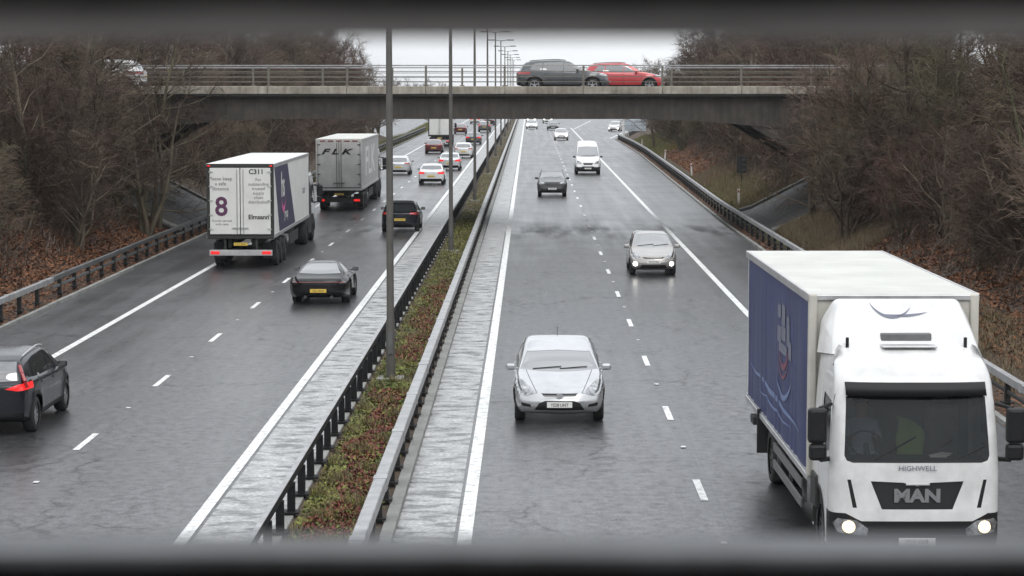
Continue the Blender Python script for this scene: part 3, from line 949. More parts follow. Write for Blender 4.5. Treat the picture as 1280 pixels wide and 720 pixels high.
def wheel(root, x, y, r, w, rimmat, spokes=5, sgn=1):
    """tyre ring (thing part) with a rim sub-part facing sgn"""
    m = MB(); n = 28
    prof = [(-w/2, r*.66), (-w/2, r*.9), (-w/2+.03, r*.985), (0, r), (w/2-.03, r*.985), (w/2, r*.9), (w/2, r*.66)]
    vs = [(px, pr * math.cos(2*math.pi*i/n), pr * math.sin(2*math.pi*i/n)) for i in range(n) for px, pr in prof]
    k = len(prof)
    m.add(vs, [(i*k+j, i*k+j+1, ((i+1)%n)*k+j+1, ((i+1)%n)*k+j) for i in range(n) for j in range(k-1)], 0, True)
    m.add([(0, r*.67*math.cos(2*math.pi*i/n), r*.67*math.sin(2*math.pi*i/n)) for i in range(n)], [tuple(range(n))])
    o = m.build("wheel", M['rubber'], root); o.location = (x, y, r)
    m = MB(); q = r * .68; fx = sgn * (w/2 - .025)
    for i in range(n):
        a0, a1 = 2*math.pi*i/n, 2*math.pi*(i+1)/n
        for (ra, rb, xa, xb) in ((q, q*.86, fx, fx), (q*.86, q*.84, fx, fx - sgn*.08)):
            m.add([(xa, ra*math.cos(a0), ra*math.sin(a0)), (xa, ra*math.cos(a1), ra*math.sin(a1)), (xb, rb*math.cos(a1), rb*math.sin(a1)), (xb, rb*math.cos(a0), rb*math.sin(a0))], [(0,1,2,3)])
    for i in range(spokes):
        a = 2*math.pi*i/spokes + .3
        ca, sa = math.cos(a), math.sin(a); hw0, hw1 = q*.13, q*.10
        for off in ((-.0,)):
            P = []
            for rr_, hw, xx in ((q*.12, hw0, fx - sgn*.02), (q*.9, hw1, fx - sgn*.005)):
                P += [(xx, rr_*ca - hw*sa, rr_*sa + hw*ca), (xx, rr_*ca + hw*sa, rr_*sa - hw*ca)]
            m.add(P, [(0,1,3,2)])
    m.tube((fx - sgn*.06, 0, 0), (fx - sgn*.005, 0, 0), q*.2, n=12)
    m.build("rim", rimmat, o)
    return o

def plate(root, txt, w, h, loc, rot, yellow=False, size=.1):
    m = MB(); m.box((0, 0, 0), (w, .012, h), bev=.004)
    o = m.build("number_plate", M['plate_y'] if yellow else M['plate_w'], root)
    o.location = loc; o.rotation_euler = rot
    t = text("plate_lettering", txt, size, (0, -.009, -.004), (rad(90), 0, 0), M['ink'], o, .001, sx=.82)
    return o

def make_car(name, s):
    root = empty(name)
    bm, F = loft_car(s)
    L, W2 = s['L'], s['W'] / 2
    top, plan, belt, ring = F['top'], F['plan'], F['belt'], F['ring']
    # densify ends a little for clean cuts
    regs = {}; rid = [1]
    def R(name, m, inset, sides, view, polys, filt):
        k = rid[0]; rid[0] += 1
        regs[k] = (name, m, inset, sides)
        for p in polys: cut_region(bm, view, p, filt, k)
        return k
    seam = set()
    def S(view, polys, filt):
        k = rid[0]; rid[0] += 1; seam.add(k)
        for p in polys: cut_region(bm, view, p, filt, k)
    ws0, ws1 = s['ws']; rs0, rs1 = s['rs']
    def xr(y, k=13): return ring(y)[k][0]
    sidef = lambda c, n: abs(n.x) > .45 and abs(c.x) > .3
    # wheel arches
    for ac in (s['ax_f'], s['ax_r']):
        ra = s['wr'] * s.get('arch', 1.13)
        k = rid[0]; rid[0] += 1
        cut_region(bm, 's', circ(ac, s['wr'] + .005, ra, 24), lambda c, n: abs(c.x) > .62 * W2, -1)
        k2 = rid[0]; rid[0] += 1
        if s.get('clad'):
            seam.add(k2); 
            bmesh_filter = lambda c, n: abs(c.x) > .75 * W2 and abs(n.x) > .2 and True
            lay = bm.faces.layers.int['reg']
            cut_region(bm, 's', circ(ac, s['wr'] + .005, ra + .07, 24), bmesh_filter, k2)
            cut_region(bm, 's', circ(ac, s['wr'] + .005, ra, 24), lambda c, n: abs(c.x) > .62 * W2, -1)
    if s.get('clad'):
        S('s', [[(-L/2 + .55, .05), (L/2 - .45, .05), (L/2 - .45, .40), (-L/2 + .55, .40)]], lambda c, n: abs(n.x) > .3 and abs(c.x) > .5 and all(math.hypot(c.y - a, c.z - s['wr']) > s['wr'] * s.get('arch', 1.13) for a in (s['ax_f'], s['ax_r'])))
    # windscreen
    z0, z1 = top(ws0), top(ws1)
    b0, b1 = xr(ws0 + .12) * .985, xr(ws1) * .90
    R("windscreen", s.get('screenmat', M['screen']), .004, False, 'f', [[(-b0, z0 + .01), (-b0 * .5, z0 - .02), (0, z0 - .03), (b0 * .5, z0 - .02), (b0, z0 + .01), (b1, z1 - .035), (0, z1 - .012), (-b1, z1 - .035)]],
      lambda c, n: ws0 - .12 < c.y < ws1 + .12 and n.z > .15 and abs(n.x) < .72 and n.y < -.12)
    # rear window
    z0, z1 = top(rs1), top(rs0)
    b0, b1 = xr(rs1 - .08) * .93, xr(rs0) * .88
    R("rear_window", M['glass'] if not s.get('rearscreen') else M['screen'], .004, False, 'f', [[(-b0, z0 + .02), (0, z0), (b0, z0 + .02), (b1, z1 - .03), (0, z1 - .015), (-b1, z1 - .03)]],
      lambda c, n: rs0 - .12 < c.y < rs1 + .12 and abs(n.x) < .72 and n.y > .1)
    R("side_window", M['glass'], .006, True, 's', s['side'], lambda c, n: abs(n.x) > .5 and abs(c.x) > .3)
    # door seams
    for y in s.get('doors', []):
        S('s', [[(y - .007, .26), (y + .007, .26), (y + .007, belt(y) + .0), (y - .007, belt(y) + .0)]], sidef)
    if s.get('sill'):
        pass
    # bonnet shut line
    hy = ws0 - .05
    S('f', [], sidef)
    ff = lambda c, n: n.y < -.22 and c.y < -L/2 + 1.0
    rf_ = lambda c, n: n.y > .22 and c.y > L/2 - .8
    for (nm, m, ins, both, poly) in s.get('front', []):
        polys = [poly] + ([mirror(poly)] if both else [])
        f_ = ff
        if nm == 'headlight': f_ = lambda c, n: c.y < -L/2 + 1.15 and (n.y < -.05)
        if nm == 'seam': S('f', polys, lambda c, n: c.y < -L/2 + 1.5)
        else: R(nm, m, ins, both, 'f', polys, f_)
    for (nm, m, ins, both, poly) in s.get('rear', []):
        polys = [poly] + ([mirror(poly)] if both else [])
        f_ = rf_
        if nm == 'tail_light': f_ = lambda c, n: c.y > L/2 - .7 and (n.y > .0)
        if nm == 'seam': S('f', polys, rf_)
        else: R(nm, m, ins, both, 'f', polys, f_)
    parts = split_parts(bm, regs, root, "body", [s['paint'], M['seam'] if not s.get('clad') else M['trim']], seam)
    # bottom tray and wheel housings
    m = MB(); m.box((0, 0, s['wr'] + .05), (W2 * 1.1, L - 1.0, .3))
    for ac in (s['ax_f'], s['ax_r']):
        for sg in (-1, 1):
            n = 18; ra = s['wr'] * s.get('arch', 1.13) + .01
            vs = []
            for i in range(n + 1):
                a = rad(-15 + 210 * i / n)
                for xx in (W2 * .5, W2 * .955): vs.append((sg * xx, ac + ra * math.cos(a), max(.12, s['wr'] + ra * math.sin(a))))
            m.add(vs, [(2*i, 2*i+1, 2*i+3, 2*i+2) for i in range(n)])
            m.add([v for j, v in enumerate(vs) if j % 2 == 0], [tuple(range(n + 1))])
    m.build("underbody", M['seam'], root)
    for ac in (s['ax_f'], s['ax_r']):
        for sg in (-1, 1):
            tw = s.get('tw', .215)
            wheel(root, sg * (W2 - tw / 2 - .015), ac, s['wr'], tw, s.get('rim', M['rim']), s.get('spokes', 7), sg)
    # mirrors
    my, mz = s['mirror']
    for sg in (-1, 1):
        m = MB(); w0 = plan(my) * .94
        m.box((sg * (w0 + .13), my, mz + .02), (.20, .11, .135), bev=.04)
        m.box((sg * (w0 + .03), my, mz - .02), (.12, .06, .04))
        o = m.build("wing_mirror", s.get('mirmat', s['paint']), root)
        g_ = MB(); g_.box((sg * (w0 + .13), my + .055, mz + .02), (.16, .012, .10)); g_.build("mirror_glass", M['glass'], o)
    # door handles
    for y in s.get('handles', []):
        for sg in (-1, 1):
            m = MB(); m.box((sg * (plan(y) * .985 + .012), y, belt(y) - .12), (.03, .17, .03), bev=.01); m.build("door_handle", s['paint'], root)
    if s.get('rails'):
        for sg in (-1, 1):
            m = MB(); ysr = [ws1 + .15 + i * (rs0 - ws1 - .3) / 8 for i in range(9)]
            for a, b in zip(ysr[:-1], ysr[1:]):
                m.tube((sg * xr(a) * .97, a, top(a) - .0 + .012), (sg * xr(b) * .97, b, top(b) + .012), .018, n=6)
            m.build("roof_rail", s['rails'], root)
    if s.get('wiper', True):
        m = MB()
        for x0, x1 in ((-.55, .05), (.02, .6)):
            yy = ws0 + .03
            m.tube((x0, yy + .02, top(yy) + .02 - .012), (x1, yy + .10, top(yy + .10) + .012), .010, n=5)
        m.build("wiper", M['trim'], root)
    for sg_, key in ((-1, 'plate_f'), (1, 'plate_r')):
        if key in s:
            txt, yy, z = s[key]
            plate(root, txt, .52, .115, (0, yy, z), (0, 0, 0 if sg_ < 0 else math.pi), key == 'plate_r')
    if s.get('aerial'):
        m = MB(); m.tube((0, rs0 - .15, top(rs0 - .15)), (0, rs0 + .02, top(rs0 - .15) + .16), .006, n=5); m.build("aerial", M['trim'], root)
    for fn in s.get('extra', []): fn(root, s, F)
    bm.free()
    return root

def side_default(s_top, belt, pts): return pts

def hatch_spec(**kw):
    L, H = kw.get('L', 4.5), kw.get('H', 1.48)
    W = kw.get('W', 1.84)
    s = dict(L=L, W=W, H=H, paint=M['p_silver'], rf=.17, rr=.14,
        top=[(-L/2, .60), (-L/2+.12, .70), (-L/2+.6, .85), (-L/2+1.25, .98), (-L/2+1.35, 1.0), (-L/2+1.75, 1.22), (-L/2+2.12, H-.06), (-L/2+2.5, H-.01), (-L/2+2.9, H), (L/2-1.2, H-.04), (L/2-.72, H-.13), (L/2-.42, 1.18), (L/2-.16, .98), (L/2, .96)],
        belt=[(-L/2, .58), (-L/2+.3, .70), (-L/2+1.2, .90), (0, .94), (L/2-.5, .98), (L/2-.14, .92), (L/2, .90)],
        plan=[(-L/2, W/2-.10), (-L/2+.5, W/2-.02), (-L/2+1.2, W/2), (L/2-1.2, W/2), (L/2-.3, W/2-.05), (L/2, W/2-.10)],
        bot=[(-L/2, .24), (-L/2+.5, .2), (L/2-.6, .2), (L/2, .30)],
        ws=(-L/2+1.33, -L/2+2.14), rs=(L/2-.74, L/2-.20),
        ax_f=-L/2+.88, ax_r=L/2-.80, wr=.325,
        side=[[(-L/2+1.62, .965), (-L/2+2.28, H-.135), (-.02, H-.105), (.02, .975)], [(.06, .975), (.02, H-.105), (.62, H-.125), (.98, 1.0)]],
        doors=[-L/2+1.32, .04, L/2-1.2], mirror=(-L/2+1.62, .99), handles=[-.14, .82], plate_f=("YE58 UNT", -L/2-.012, .44), plate_r=("YD14 KUW", L/2+.012, .62))
    s.update(kw)
    s['front'] = kw.get('front', [
        ('headlight', M['lamp'], -.003, True, [(.50, .60), (.70, .575), (.86, .60), (.875, .70), (.80, .80), (.66, .74)]),
        ('grille', M['grille'], .012, False, [(-.36, .655), (-.30, .605), (.30, .605), (.36, .655)]),
        ('lower_grille', M['grille'], .015, False, [(-.52, .32), (.52, .32), (.42, .47), (.3, .52), (-.3, .52), (-.42, .47)]),
        ('fog_lamp_recess', M['grille'], .012, True, [(.58, .38), (.78, .40), (.80, .47), (.60, .44)])])
    s['rear'] = kw.get('rear', [
        ('tail_light', M['tail'], -.003, True, [(.56, .80), (.90, .76), (.92, .95), (.60, .94)]),
        ('rear_bumper_insert', M['trim'], .004, False, [(-.62, .22), (.62, .22), (.56, .40), (-.56, .40)]),
        ('seam', None, 0, False, [(-.56, .56), (.56, .56), (.56, .572), (-.56, .572)])])
    return s

def badge_oval(root, s, F):
    m = MB(); m.tube((0, -s['L']/2 - .012, .632), (0, -s['L']/2 + .02, .632), .05, n=16); o = m.build("badge", M['chrome'], root); o.scale = (1.5, 1, .7); o.location = (0, 0, .632 * .3)
    m = MB(); m.box((-.0, -s['L']/2 - .004, .632), (.68, .012, .014)); m.build("grille_bar", M['chrome'], root)

silver = make_car("hatchback_car", hatch_spec(L=4.78, W=1.886, H=1.5, paint=M['p_silver'], NS=76, ws=(-1.17, -.20), rake_f=.2, curve_f=.32,
    top=[(-2.39, .62), (-2.27, .73), (-1.8, .90), (-1.3, .99), (-1.18, 1.015), (-.8, 1.16), (-.45, 1.28), (-.18, 1.345), (.1, 1.40), (.5, 1.47), (1.0, 1.5), (1.5, 1.44), (1.9, 1.28), (2.2, 1.08), (2.39, 1.0)],
    belt=[(-2.39, .60), (-2.1, .72), (-1.2, .92), (0, .96), (1.8, 1.02), (2.2, .96), (2.39, .92)], rs=(1.45, 2.12),
    side=[[(-.82, .985), (-.10, 1.24), (.08, 1.29), (.10, .995)], [(.15, .995), (.13, 1.30), (.95, 1.37), (1.35, 1.25), (1.5, 1.06)]], mirror=(-.72, 1.0), doors=[-1.1, .12, 1.3], handles=[-.02, 1.05],
    front=[('headlight', M['lamp'], -.004, True, [(.47, .66), (.70, .60), (.86, .62), (.93, .74), (.90, .86), (.78, .88), (.62, .78)]),
        ('seam', None, 0, True, [(.455, .665), (.47, .665), (.70, 1.02), (.688, 1.02)]),
        ('grille', M['grille'], .012, False, [(-.38, .665), (-.31, .605), (.31, .605), (.38, .665)]),
        ('lower_grille', M['grille'], .015, False, [(-.52, .32), (.52, .32), (.42, .47), (.3, .52), (-.3, .52), (-.42, .47)]),
        ('fog_lamp_recess', M['grille'], .012, True, [(.58, .38), (.78, .40), (.80, .47), (.60, .44)])], extra=[badge_oval], aerial=True))
tag(silver, "large silver hatchback coming towards the viewer, left of the blue and white lorry", "car")
silver.location = (.62, 45.1 + 2.39, 0)

# ---- grey-beige compact people carrier with lit lamps
H_ = 1.53
mpv = make_car("hatchback_car", hatch_spec(L=3.95, W=1.72, H=H_, paint=M['p_beige'], rake_f=.16, curve_f=.3,
    top=[(-1.975, .62), (-1.85, .76), (-1.4, .90), (-1.0, 1.0), (-.92, 1.04), (-.5, 1.28), (-.12, 1.46), (.3, H_), (.9, H_-.02), (1.4, H_-.08), (1.66, 1.30), (1.82, 1.02), (1.975, .98)],
    belt=[(-1.975, .58), (-1.6, .74), (-.9, .92), (0, .96), (1.5, 1.0), (1.975, .92)],
    ws=(-.95, -.10), rs=(1.42, 1.80), wr=.30, ax_f=-1.2, ax_r=1.25, doors=[-.9, .08, 1.0], handles=[-.1, .88], mirror=(-.62, .99),
    side=[[(-.72, .975), (-.1, H_-.16), (.04, H_-.13), (.06, .985)], [(.11, .985), (.09, H_-.13), (1.0, H_-.15), (1.22, 1.03)]],
    front=[('headlight', M['lamp'], -.003, True, [(.42, .66), (.76, .70), (.80, .82), (.66, .86), (.52, .76)]),
           ('grille', M['grille'], .012, False, [(-.42, .70), (-.34, .64), (.34, .64), (.42, .70), (.2, .68), (-.2, .68)]),
           ('lower_grille', M['grille'], .015, False, [(-.5, .28), (.5, .28), (.44, .42), (-.44, .42)]),
           ('fog_lamp', M['lamp_on'], -.006, True, circ(.66, .45, .085, 12))],
    plate_f=("YK12 FZG", -1.99, .53), plate_r=("YK12 FZG", 1.99, .7), extra=[]))
tag(mpv, "grey beige compact hatchback with two round lit lamps in the outer right lane", "car")
mpv.location = (4.55, 80.9 + 1.97, 0)

# ---- SUVs
def suv_spec(**kw):
    L, W, H = kw.get('L', 4.65), kw.get('W', 1.88), kw.get('H', 1.66)
    s = hatch_spec(L=L, W=W, H=H)
    s.update(dict(rf=.15, rr=.12, tum=.26, clad=True, wr=.36, tw=.235, flare=.035,
        top=[(-L/2, .80), (-L/2+.12, .92), (-L/2+.6, 1.02), (-L/2+1.3, 1.13), (-L/2+1.38, 1.15), (-L/2+1.75, 1.38), (-L/2+2.08, H-.08), (-L/2+2.5, H-.01), (0.2, H), (L/2-.9, H-.05), (L/2-.5, H-.12), (L/2-.26, 1.30), (L/2-.12, 1.08), (L/2, 1.04)],
        belt=[(-L/2, .76), (-L/2+.3, .88), (-L/2+1.2, 1.02), (0, 1.05), (L/2-.5, 1.10), (L/2-.12, 1.0), (L/2, .98)],
        bot=[(-L/2, .28), (-L/2+.5, .24), (L/2-.6, .24), (L/2, .34)],
        ws=(-L/2+1.36, -L/2+2.10), rs=(L/2-.52, L/2-.14), ax_f=-L/2+.90, ax_r=L/2-.92,
        side=[[(-L/2+1.66, 1.075), (-L/2+2.22, H-.155), (-.06, H-.125), (-.02, 1.085)], [(.02, 1.085), (-.02, H-.125), (L/2-1.38, H-.14), (L/2-1.32, 1.10)], [(L/2-1.28, 1.10), (L/2-1.32, H-.14), (L/2-.92, H-.19), (L/2-.66, 1.16)]],
        doors=[-L/2+1.34, 0.0, L/2-1.28], mirror=(-L/2+1.66, 1.10), handles=[-.16, .86], rails=M['trim'],
        plate_f=("YA65 OTB", -L/2-.012, .52), plate_r=("YG68 WPA", L/2+.012, .78),
        front=[('headlight', M['lamp'], -.003, True, [(.48, .82), (.80, .80), (.86, .90), (.78, .96), (.52, .92)]),
               ('grille', M['grille'], .012, False, [(-.44, .92), (-.38, .68), (.38, .68), (.44, .92)]),
               ('lower_grille', M['grille'], .015, False, [(-.6, .34), (.6, .34), (.5, .50), (-.5, .50)]),
               ('fog_lamp_recess', M['grille'], .012, True, [(.62, .46), (.82, .48), (.82, .60), (.64, .58)])],
        rear=[('tail_light', M['tail'], -.003, True, [(.52, .92), (.92, .90), (.93, 1.02), (.56, 1.03)]),
              ('rear_bumper_insert', M['trim'], .004, False, [(-.9, .26), (.9, .26), (.84, .50), (-.84, .50)]),
              ('seam', None, 0, False, [(-.62, .70), (.62, .70), (.62, .712), (-.62, .712)])]))
    s.update(kw)
    return s

suv_f = make_car("suv_car", suv_spec(L=4.5, W=1.82, H=1.62, paint=M['p_dark'], rails=M['steel_mid']))
tag(suv_f, "dark off roader coming towards the viewer in the lane beside the median", "car")
suv_f.location = (1.42, 138.2 + 2.3, 0)

def volvo_tail(root, s, F):
    for sg in (-1, 1):
        m = MB()
        pts = [(.92, 2.02, .98), (.89, 2.04, 1.10), (.81, 1.97, 1.26), (.74, 1.88, 1.40)]
        for a, b in zip(pts[:-1], pts[1:]): m.tube((sg*a[0]*.955, a[1]+.02, a[2]), (sg*b[0]*.955, b[1]+.02, b[2]), .045, .035, n=6)
        m.build("upper_tail_light", M['tail'], root)
xc = make_car("suv_car", suv_spec(L=4.69, W=1.90, H=1.62, paint=M['p_navy'], rails=M['alu'], NS=70, spokes=10,
    rear=[('tail_light', M['tail_on'], -.006, True, [(.50, .97), (.72, .93), (.945, .93), (.95, 1.07), (.74, 1.05)]),
          ('rear_bumper_insert', M['trim'], .004, False, [(-.9, .26), (.9, .26), (.84, .50), (-.84, .50)]),
          ('seam', None, 0, False, [(-.62, .70), (.62, .70), (.62, .712), (-.62, .712)])],
    extra=[volvo_tail]))
tag(xc, "dark blue off roader with lit red tail light, cut by the left photo edge", "car")
xc.location = (-10.92, 45.8, 0); xc.rotation_euler = (0, 0, math.pi)

# ---- black rear-engined coupe
def coupe_bar(root, s, F):
    for sg in (-1, 1):
        m = MB(); m.tube((sg*.42, s['L']/2-.3, .27), (sg*.42, s['L']/2-.03, .27), .05, n=12); m.build("exhaust_pipe", M['rim_dark'], root)
coupe = make_car("coupe_car", hatch_spec(L=4.5, W=1.88, H=1.30, paint=M['p_black'], tum=.50, inset=.085, wr=.345, tw=.27, flare=.05, rr=.2, rf=.2, curve_r=.24, rake_f=.2, rearscreen=True,
    top=[(-2.25, .50), (-2.1, .62), (-1.6, .76), (-1.05, .90), (-.95, .93), (-.5, 1.12), (-.1, 1.26), (.3, 1.30), (.7, 1.28), (1.2, 1.17), (1.6, 1.03), (1.85, .93), (2.08, .86), (2.25, .76)],
    belt=[(-2.25, .48), (-1.9, .66), (-1.3, .82), (-.5, .84), (.8, .88), (1.4, .90), (1.9, .82), (2.1, .76), (2.25, .68)],
    plan=[(-2.25, .74), (-1.6, .88), (-1.0, .89), (.4, .89), (1.2, .94), (1.7, .94), (2.25, .84)],
    ws=(-.98, -.08), rs=(.72, 1.74), ax_f=-1.42, ax_r=1.08,
    side=[[(-.75, .885), (-.2, 1.16), (.35, 1.205), (.72, 1.15), (1.12, .955), (.5, .90)]], doors=[-.95, .42], handles=[.3], mirror=(-.62, .93), mirmat=M['p_black'],
    front=[('headlight', M['lamp'], -.003, True, circ(.66, .60, .12, 12))],
    rear=[('light_bar', M['tail_dim'], -.004, False, [(-.84, .715), (0, .725), (.84, .715), (.84, .75), (0, .76), (-.84, .75)]),
          ('rear_vent', M['grille'], .01, False, [(-.55, .66), (.55, .66), (.55, .70), (-.55, .70)]),
          ('rear_bumper_insert', M['trim'], .006, False, [(-.72, .20), (.72, .20), (.66, .36), (-.66, .36)])],
    plate_f=("LB21 RDX", -2.262, .42), plate_r=("LB21 RDX", 2.262, .47), extra=[coupe_bar]))
tag(coupe, "low black sports coupe with a yellow plate, behind the lorry marked 8", "car")
coupe.location = (-6.72, 70.0 + 2.25, 0); coupe.rotation_euler = (0, 0, math.pi)

# ---- dark hatchback from behind
hat = make_car("hatchback_car", hatch_spec(L=4.35, W=1.81, H=1.47, paint=M['p_navy'],
    rear=[('tail_light', M['tail'], -.003, True, [(.46, .86), (.90, .84), (.92, .96), (.50, .97)]),
          ('rear_bumper_insert', M['trim'], .004, False, [(-.62, .22), (.62, .22), (.56, .40), (-.56, .40)]),
          ('seam', None, 0, False, [(-.56, .56), (.56, .56), (.56, .572), (-.56, .572)])]))
tag(hat, "very dark blue hatchback seen from behind, half hidden by the nearest lamp column", "car")
hat.location = (-6.16, 104.8 + 2.2, 0); hat.rotation_euler = (0, 0, math.pi)

# ---- saloon for the middle distance
def saloon_spec(**kw):
    L, W, H = 4.65, 1.82, 1.44
    s = hatch_spec(L=L, W=W, H=H)
    s.update(dict(
        top=[(-L/2, .60), (-L/2+.12, .70), (-L/2+.6, .83), (-L/2+1.3, .96), (-L/2+1.45, 1.0), (-L/2+1.85, 1.22), (-L/2+2.25, H-.05), (-L/2+2.7, H), (L/2-1.7, H-.02), (L/2-1.3, H-.10), (L/2-.9, 1.18), (L/2-.62, 1.04), (L/2-.3, 1.01), (L/2, .97)],
        ws=(-L/2+1.42, -L/2+2.28), rs=(L/2-1.32, L/2-.66),
        side=[[(-L/2+1.7, .965), (-L/2+2.4, H-.13), (-.02, H-.105), (.02, .975)], [(.06, .975), (.02, H-.105), (.75, H-.13), (1.15, 1.0)]],
        rear=[('tail_light', M['tail_on'], -.004, True, [(.44, .78), (.90, .76), (.92, .92), (.50, .91)]),
              ('rear_bumper_insert', M['trim'], .004, False, [(-.78, .22), (.78, .22), (.72, .44), (-.72, .44)])]))
    s.update(kw)
    return s
sal = make_car("saloon_car", saloon_spec(paint=M['p_white']))
tag(sal, "white saloon with red tail lights in the inner lane ahead of the dark blue hatchback", "car")
sal.location = (-6.9, 157.3, 0); sal.rotation_euler = (0, 0, math.pi)

def dup(src, x, y, away, label, paint_=None, z=0, old=None, group=None, rz=None):
    c = copy_tree(src); c.location = (x, y, z)
    c.rotation_euler = (0, 0, (math.pi if away else 0) if rz is None else rz)
    c['label'] = label
    if group: c['group'] = group
    elif 'group' in c: del c['group']
    if paint_: recolour(c, old, paint_)
    return c
# left carriageway, seen from behind
dup(hat, -10.2, 174, True, "small silver hatchback in the outer left lane, behind the nearest lamp column", M['p_light'], old=M['p_navy'])
dup(sal, -6.55, 183, True, "silver saloon in the inner left lane directly behind the second lamp column", M['p_light'], old=M['p_white'])
dup(hat, -9.75, 227, True, "dark red hatchback in the outer left lane close behind the far white box lorry", M['p_maroon'], old=M['p_navy'])
dup(hat, -6.35, 214, True, "white hatchback in the inner left lane right of the second lamp column", M['p_white'], old=M['p_navy'])
dup(sal, -6.6, 262, True, "pale grey saloon in the inner left lane beyond the white hatchback", M['p_grey'], old=M['p_white'])
dup(hat, -9.9, 318, True, "dark red car with lit tail lights ahead of the far box lorry", M['p_maroon'], old=M['p_navy'])
dup(xc, -6.7, 330, True, "dark off roader far up the inner left lane, left of the fourth lamp column", M['p_grey'], old=M['p_navy'])
dup(hat, -7.0, 385, True, "tiny dark car farthest along the inner left lane", None)
dup(sal, -9.8, 400, True, "tiny white saloon farthest along the outer left lane", None)
# right carriageway, oncoming
far_l = MB()
def lit(root, hx, z, yf, r=.11, m='lamp_on'):
    for sg in (-1, 1):
        q_ = MB(); q_.tube((sg * hx, yf - .02, z), (sg * hx, yf + .05, z), r, r, n=12); q_.build("headlight_bulb", M[m], root)
c = dup(hat, 4.0, 282, False, "white hatchback in the outer right lane directly behind the white van", M['p_white'], old=M['p_navy']); lit(c, .66, .66, -2.1)
c = dup(sal, .35, 352, False, "silver saloon with lit lamps far along the lane beside the median", M['p_light'], old=M['p_white']); lit(c, .66, .66, -2.25, .14)
c = dup(hat, 3.6, 345, False, "dark car far along the outer right lane, ahead of the white hatchback", M['p_dark'], old=M['p_navy'])
c = dup(xc, 3.3, 405, False, "pale off roader with lit lamps farthest along the outer right lane", M['p_white'], old=M['p_navy']); lit(c, .68, .86, -2.3, .14)
c = dup(hat, .3, 412, False, "white car with lit lamps farthest along the lane beside the median", M['p_white'], old=M['p_navy']); lit(c, .66, .66, -2.1, .14)
c = dup(mpv, 12.9, 335, False, "white people carrier coming along the joining slip road", M['p_white'], old=M['p_beige'], rz=-.18)
# on the bridge
z_b = 6.62
suv_b = make_car("suv_car", suv_spec(L=4.75, W=1.88, H=1.64, paint=M['p_slate'], clad=True, rails=M['trim'], spokes=5))
tag(suv_b, "grey off roader driving to the right on the bridge, close behind the red car", "car")
suv_b.location = (1.7, 113.2, z_b); suv_b.rotation_euler = (0, 0, math.pi / 2)
dup(suv_b, 4.95, 114.4, False, "bright red car driving to the right on the bridge", M['p_red'], z=z_b, old=M['p_slate'], rz=math.pi/2)
for c in [o for o in COL.objects if o.get('label', '') == "bright red car driving to the right on the bridge"]:
    c.name = "hatchback_car"; c.scale = (.95, .90, .93); c.location.x = 4.85; c.location.y = 115.7
dup(suv_b, -21.3, 109.5, False, "white car crossing the left end of the bridge behind bare branches", M['p_white'], z=z_b, old=M['p_slate'], rz=-math.pi/2)

# ------------------------------------------------------------------ white van
def van_spec():
    L, W, H = 5.6, 1.98, 2.55
    s = hatch_spec(L=L, W=W, H=H)
    s.update(dict(paint=M['p_van'], tum=.10, wr=.34, rf=.16, rr=.08, curve_r=.04, clad=True, rim=M['rim_dark'],
        top=[(-L/2, .95), (-L/2+.12, 1.08), (-L/2+.5, 1.22), (-L/2+.85, 1.36), (-L/2+.95, 1.42), (-L/2+1.3, 1.80), (-L/2+1.62, 2.14), (-L/2+1.85, 2.36), (-L/2+2.3, 2.52), (-L/2+2.8, H), (L/2-.2, H-.02), (L/2, H-.06)],
        belt=[(-L/2, .90), (-L/2+.5, 1.10), (-L/2+1.2, 1.24), (0, 1.26), (L/2, 1.26)],
        plan=[(-L/2, .86), (-L/2+.5, .96), (-L/2+1, .99), (L/2, .98)], bot=[(-L/2, .28), (L/2, .30)],
        ws=(-L/2+.92, -L/2+1.66), rs=(L/2-.1, L/2-.05), ax_f=-L/2+1.0, ax_r=L/2-1.15,
        side=[[(-L/2+1.15, 1.29), (-L/2+1.62, 1.98), (-L/2+2.15, 2.0), (-L/2+2.15, 1.30)]],
        doors=[-L/2+1.05, -L/2+2.25, -L/2+3.5], handles=[-L/2+2.1], mirror=(-L/2+1.12, 1.36), mirmat=M['trim'],
        front=[('headlight', M['lamp'], -.003, True, [(.50, .84), (.84, .86), (.87, 1.06), (.72, 1.10), (.56, .98)]),
               ('grille', M['grille'], .012, False, [(-.40, .92), (-.32, .76), (.32, .76), (.40, .92)]),
               ('front_bumper', M['trim'], -.01, False, [(-1.1, .26), (1.1, .26), (1.1, .60), (.5, .60), (.42, .66), (-.42, .66), (-.5, .60), (-1.1, .60)])],
        rear=[], plate_f=("YB17 HNX", -L/2-.02, .50), plate_r=("YB17 HNX", L/2+.012, .7), rails=None))
    s['wiper'] = True
    return s
van = make_car("white_van", van_spec())
tag(van, "white high roofed van coming towards the camera in the outer right lane before the bridge", "van")
van.location = (4.55, 172.5 + 2.8, 0)

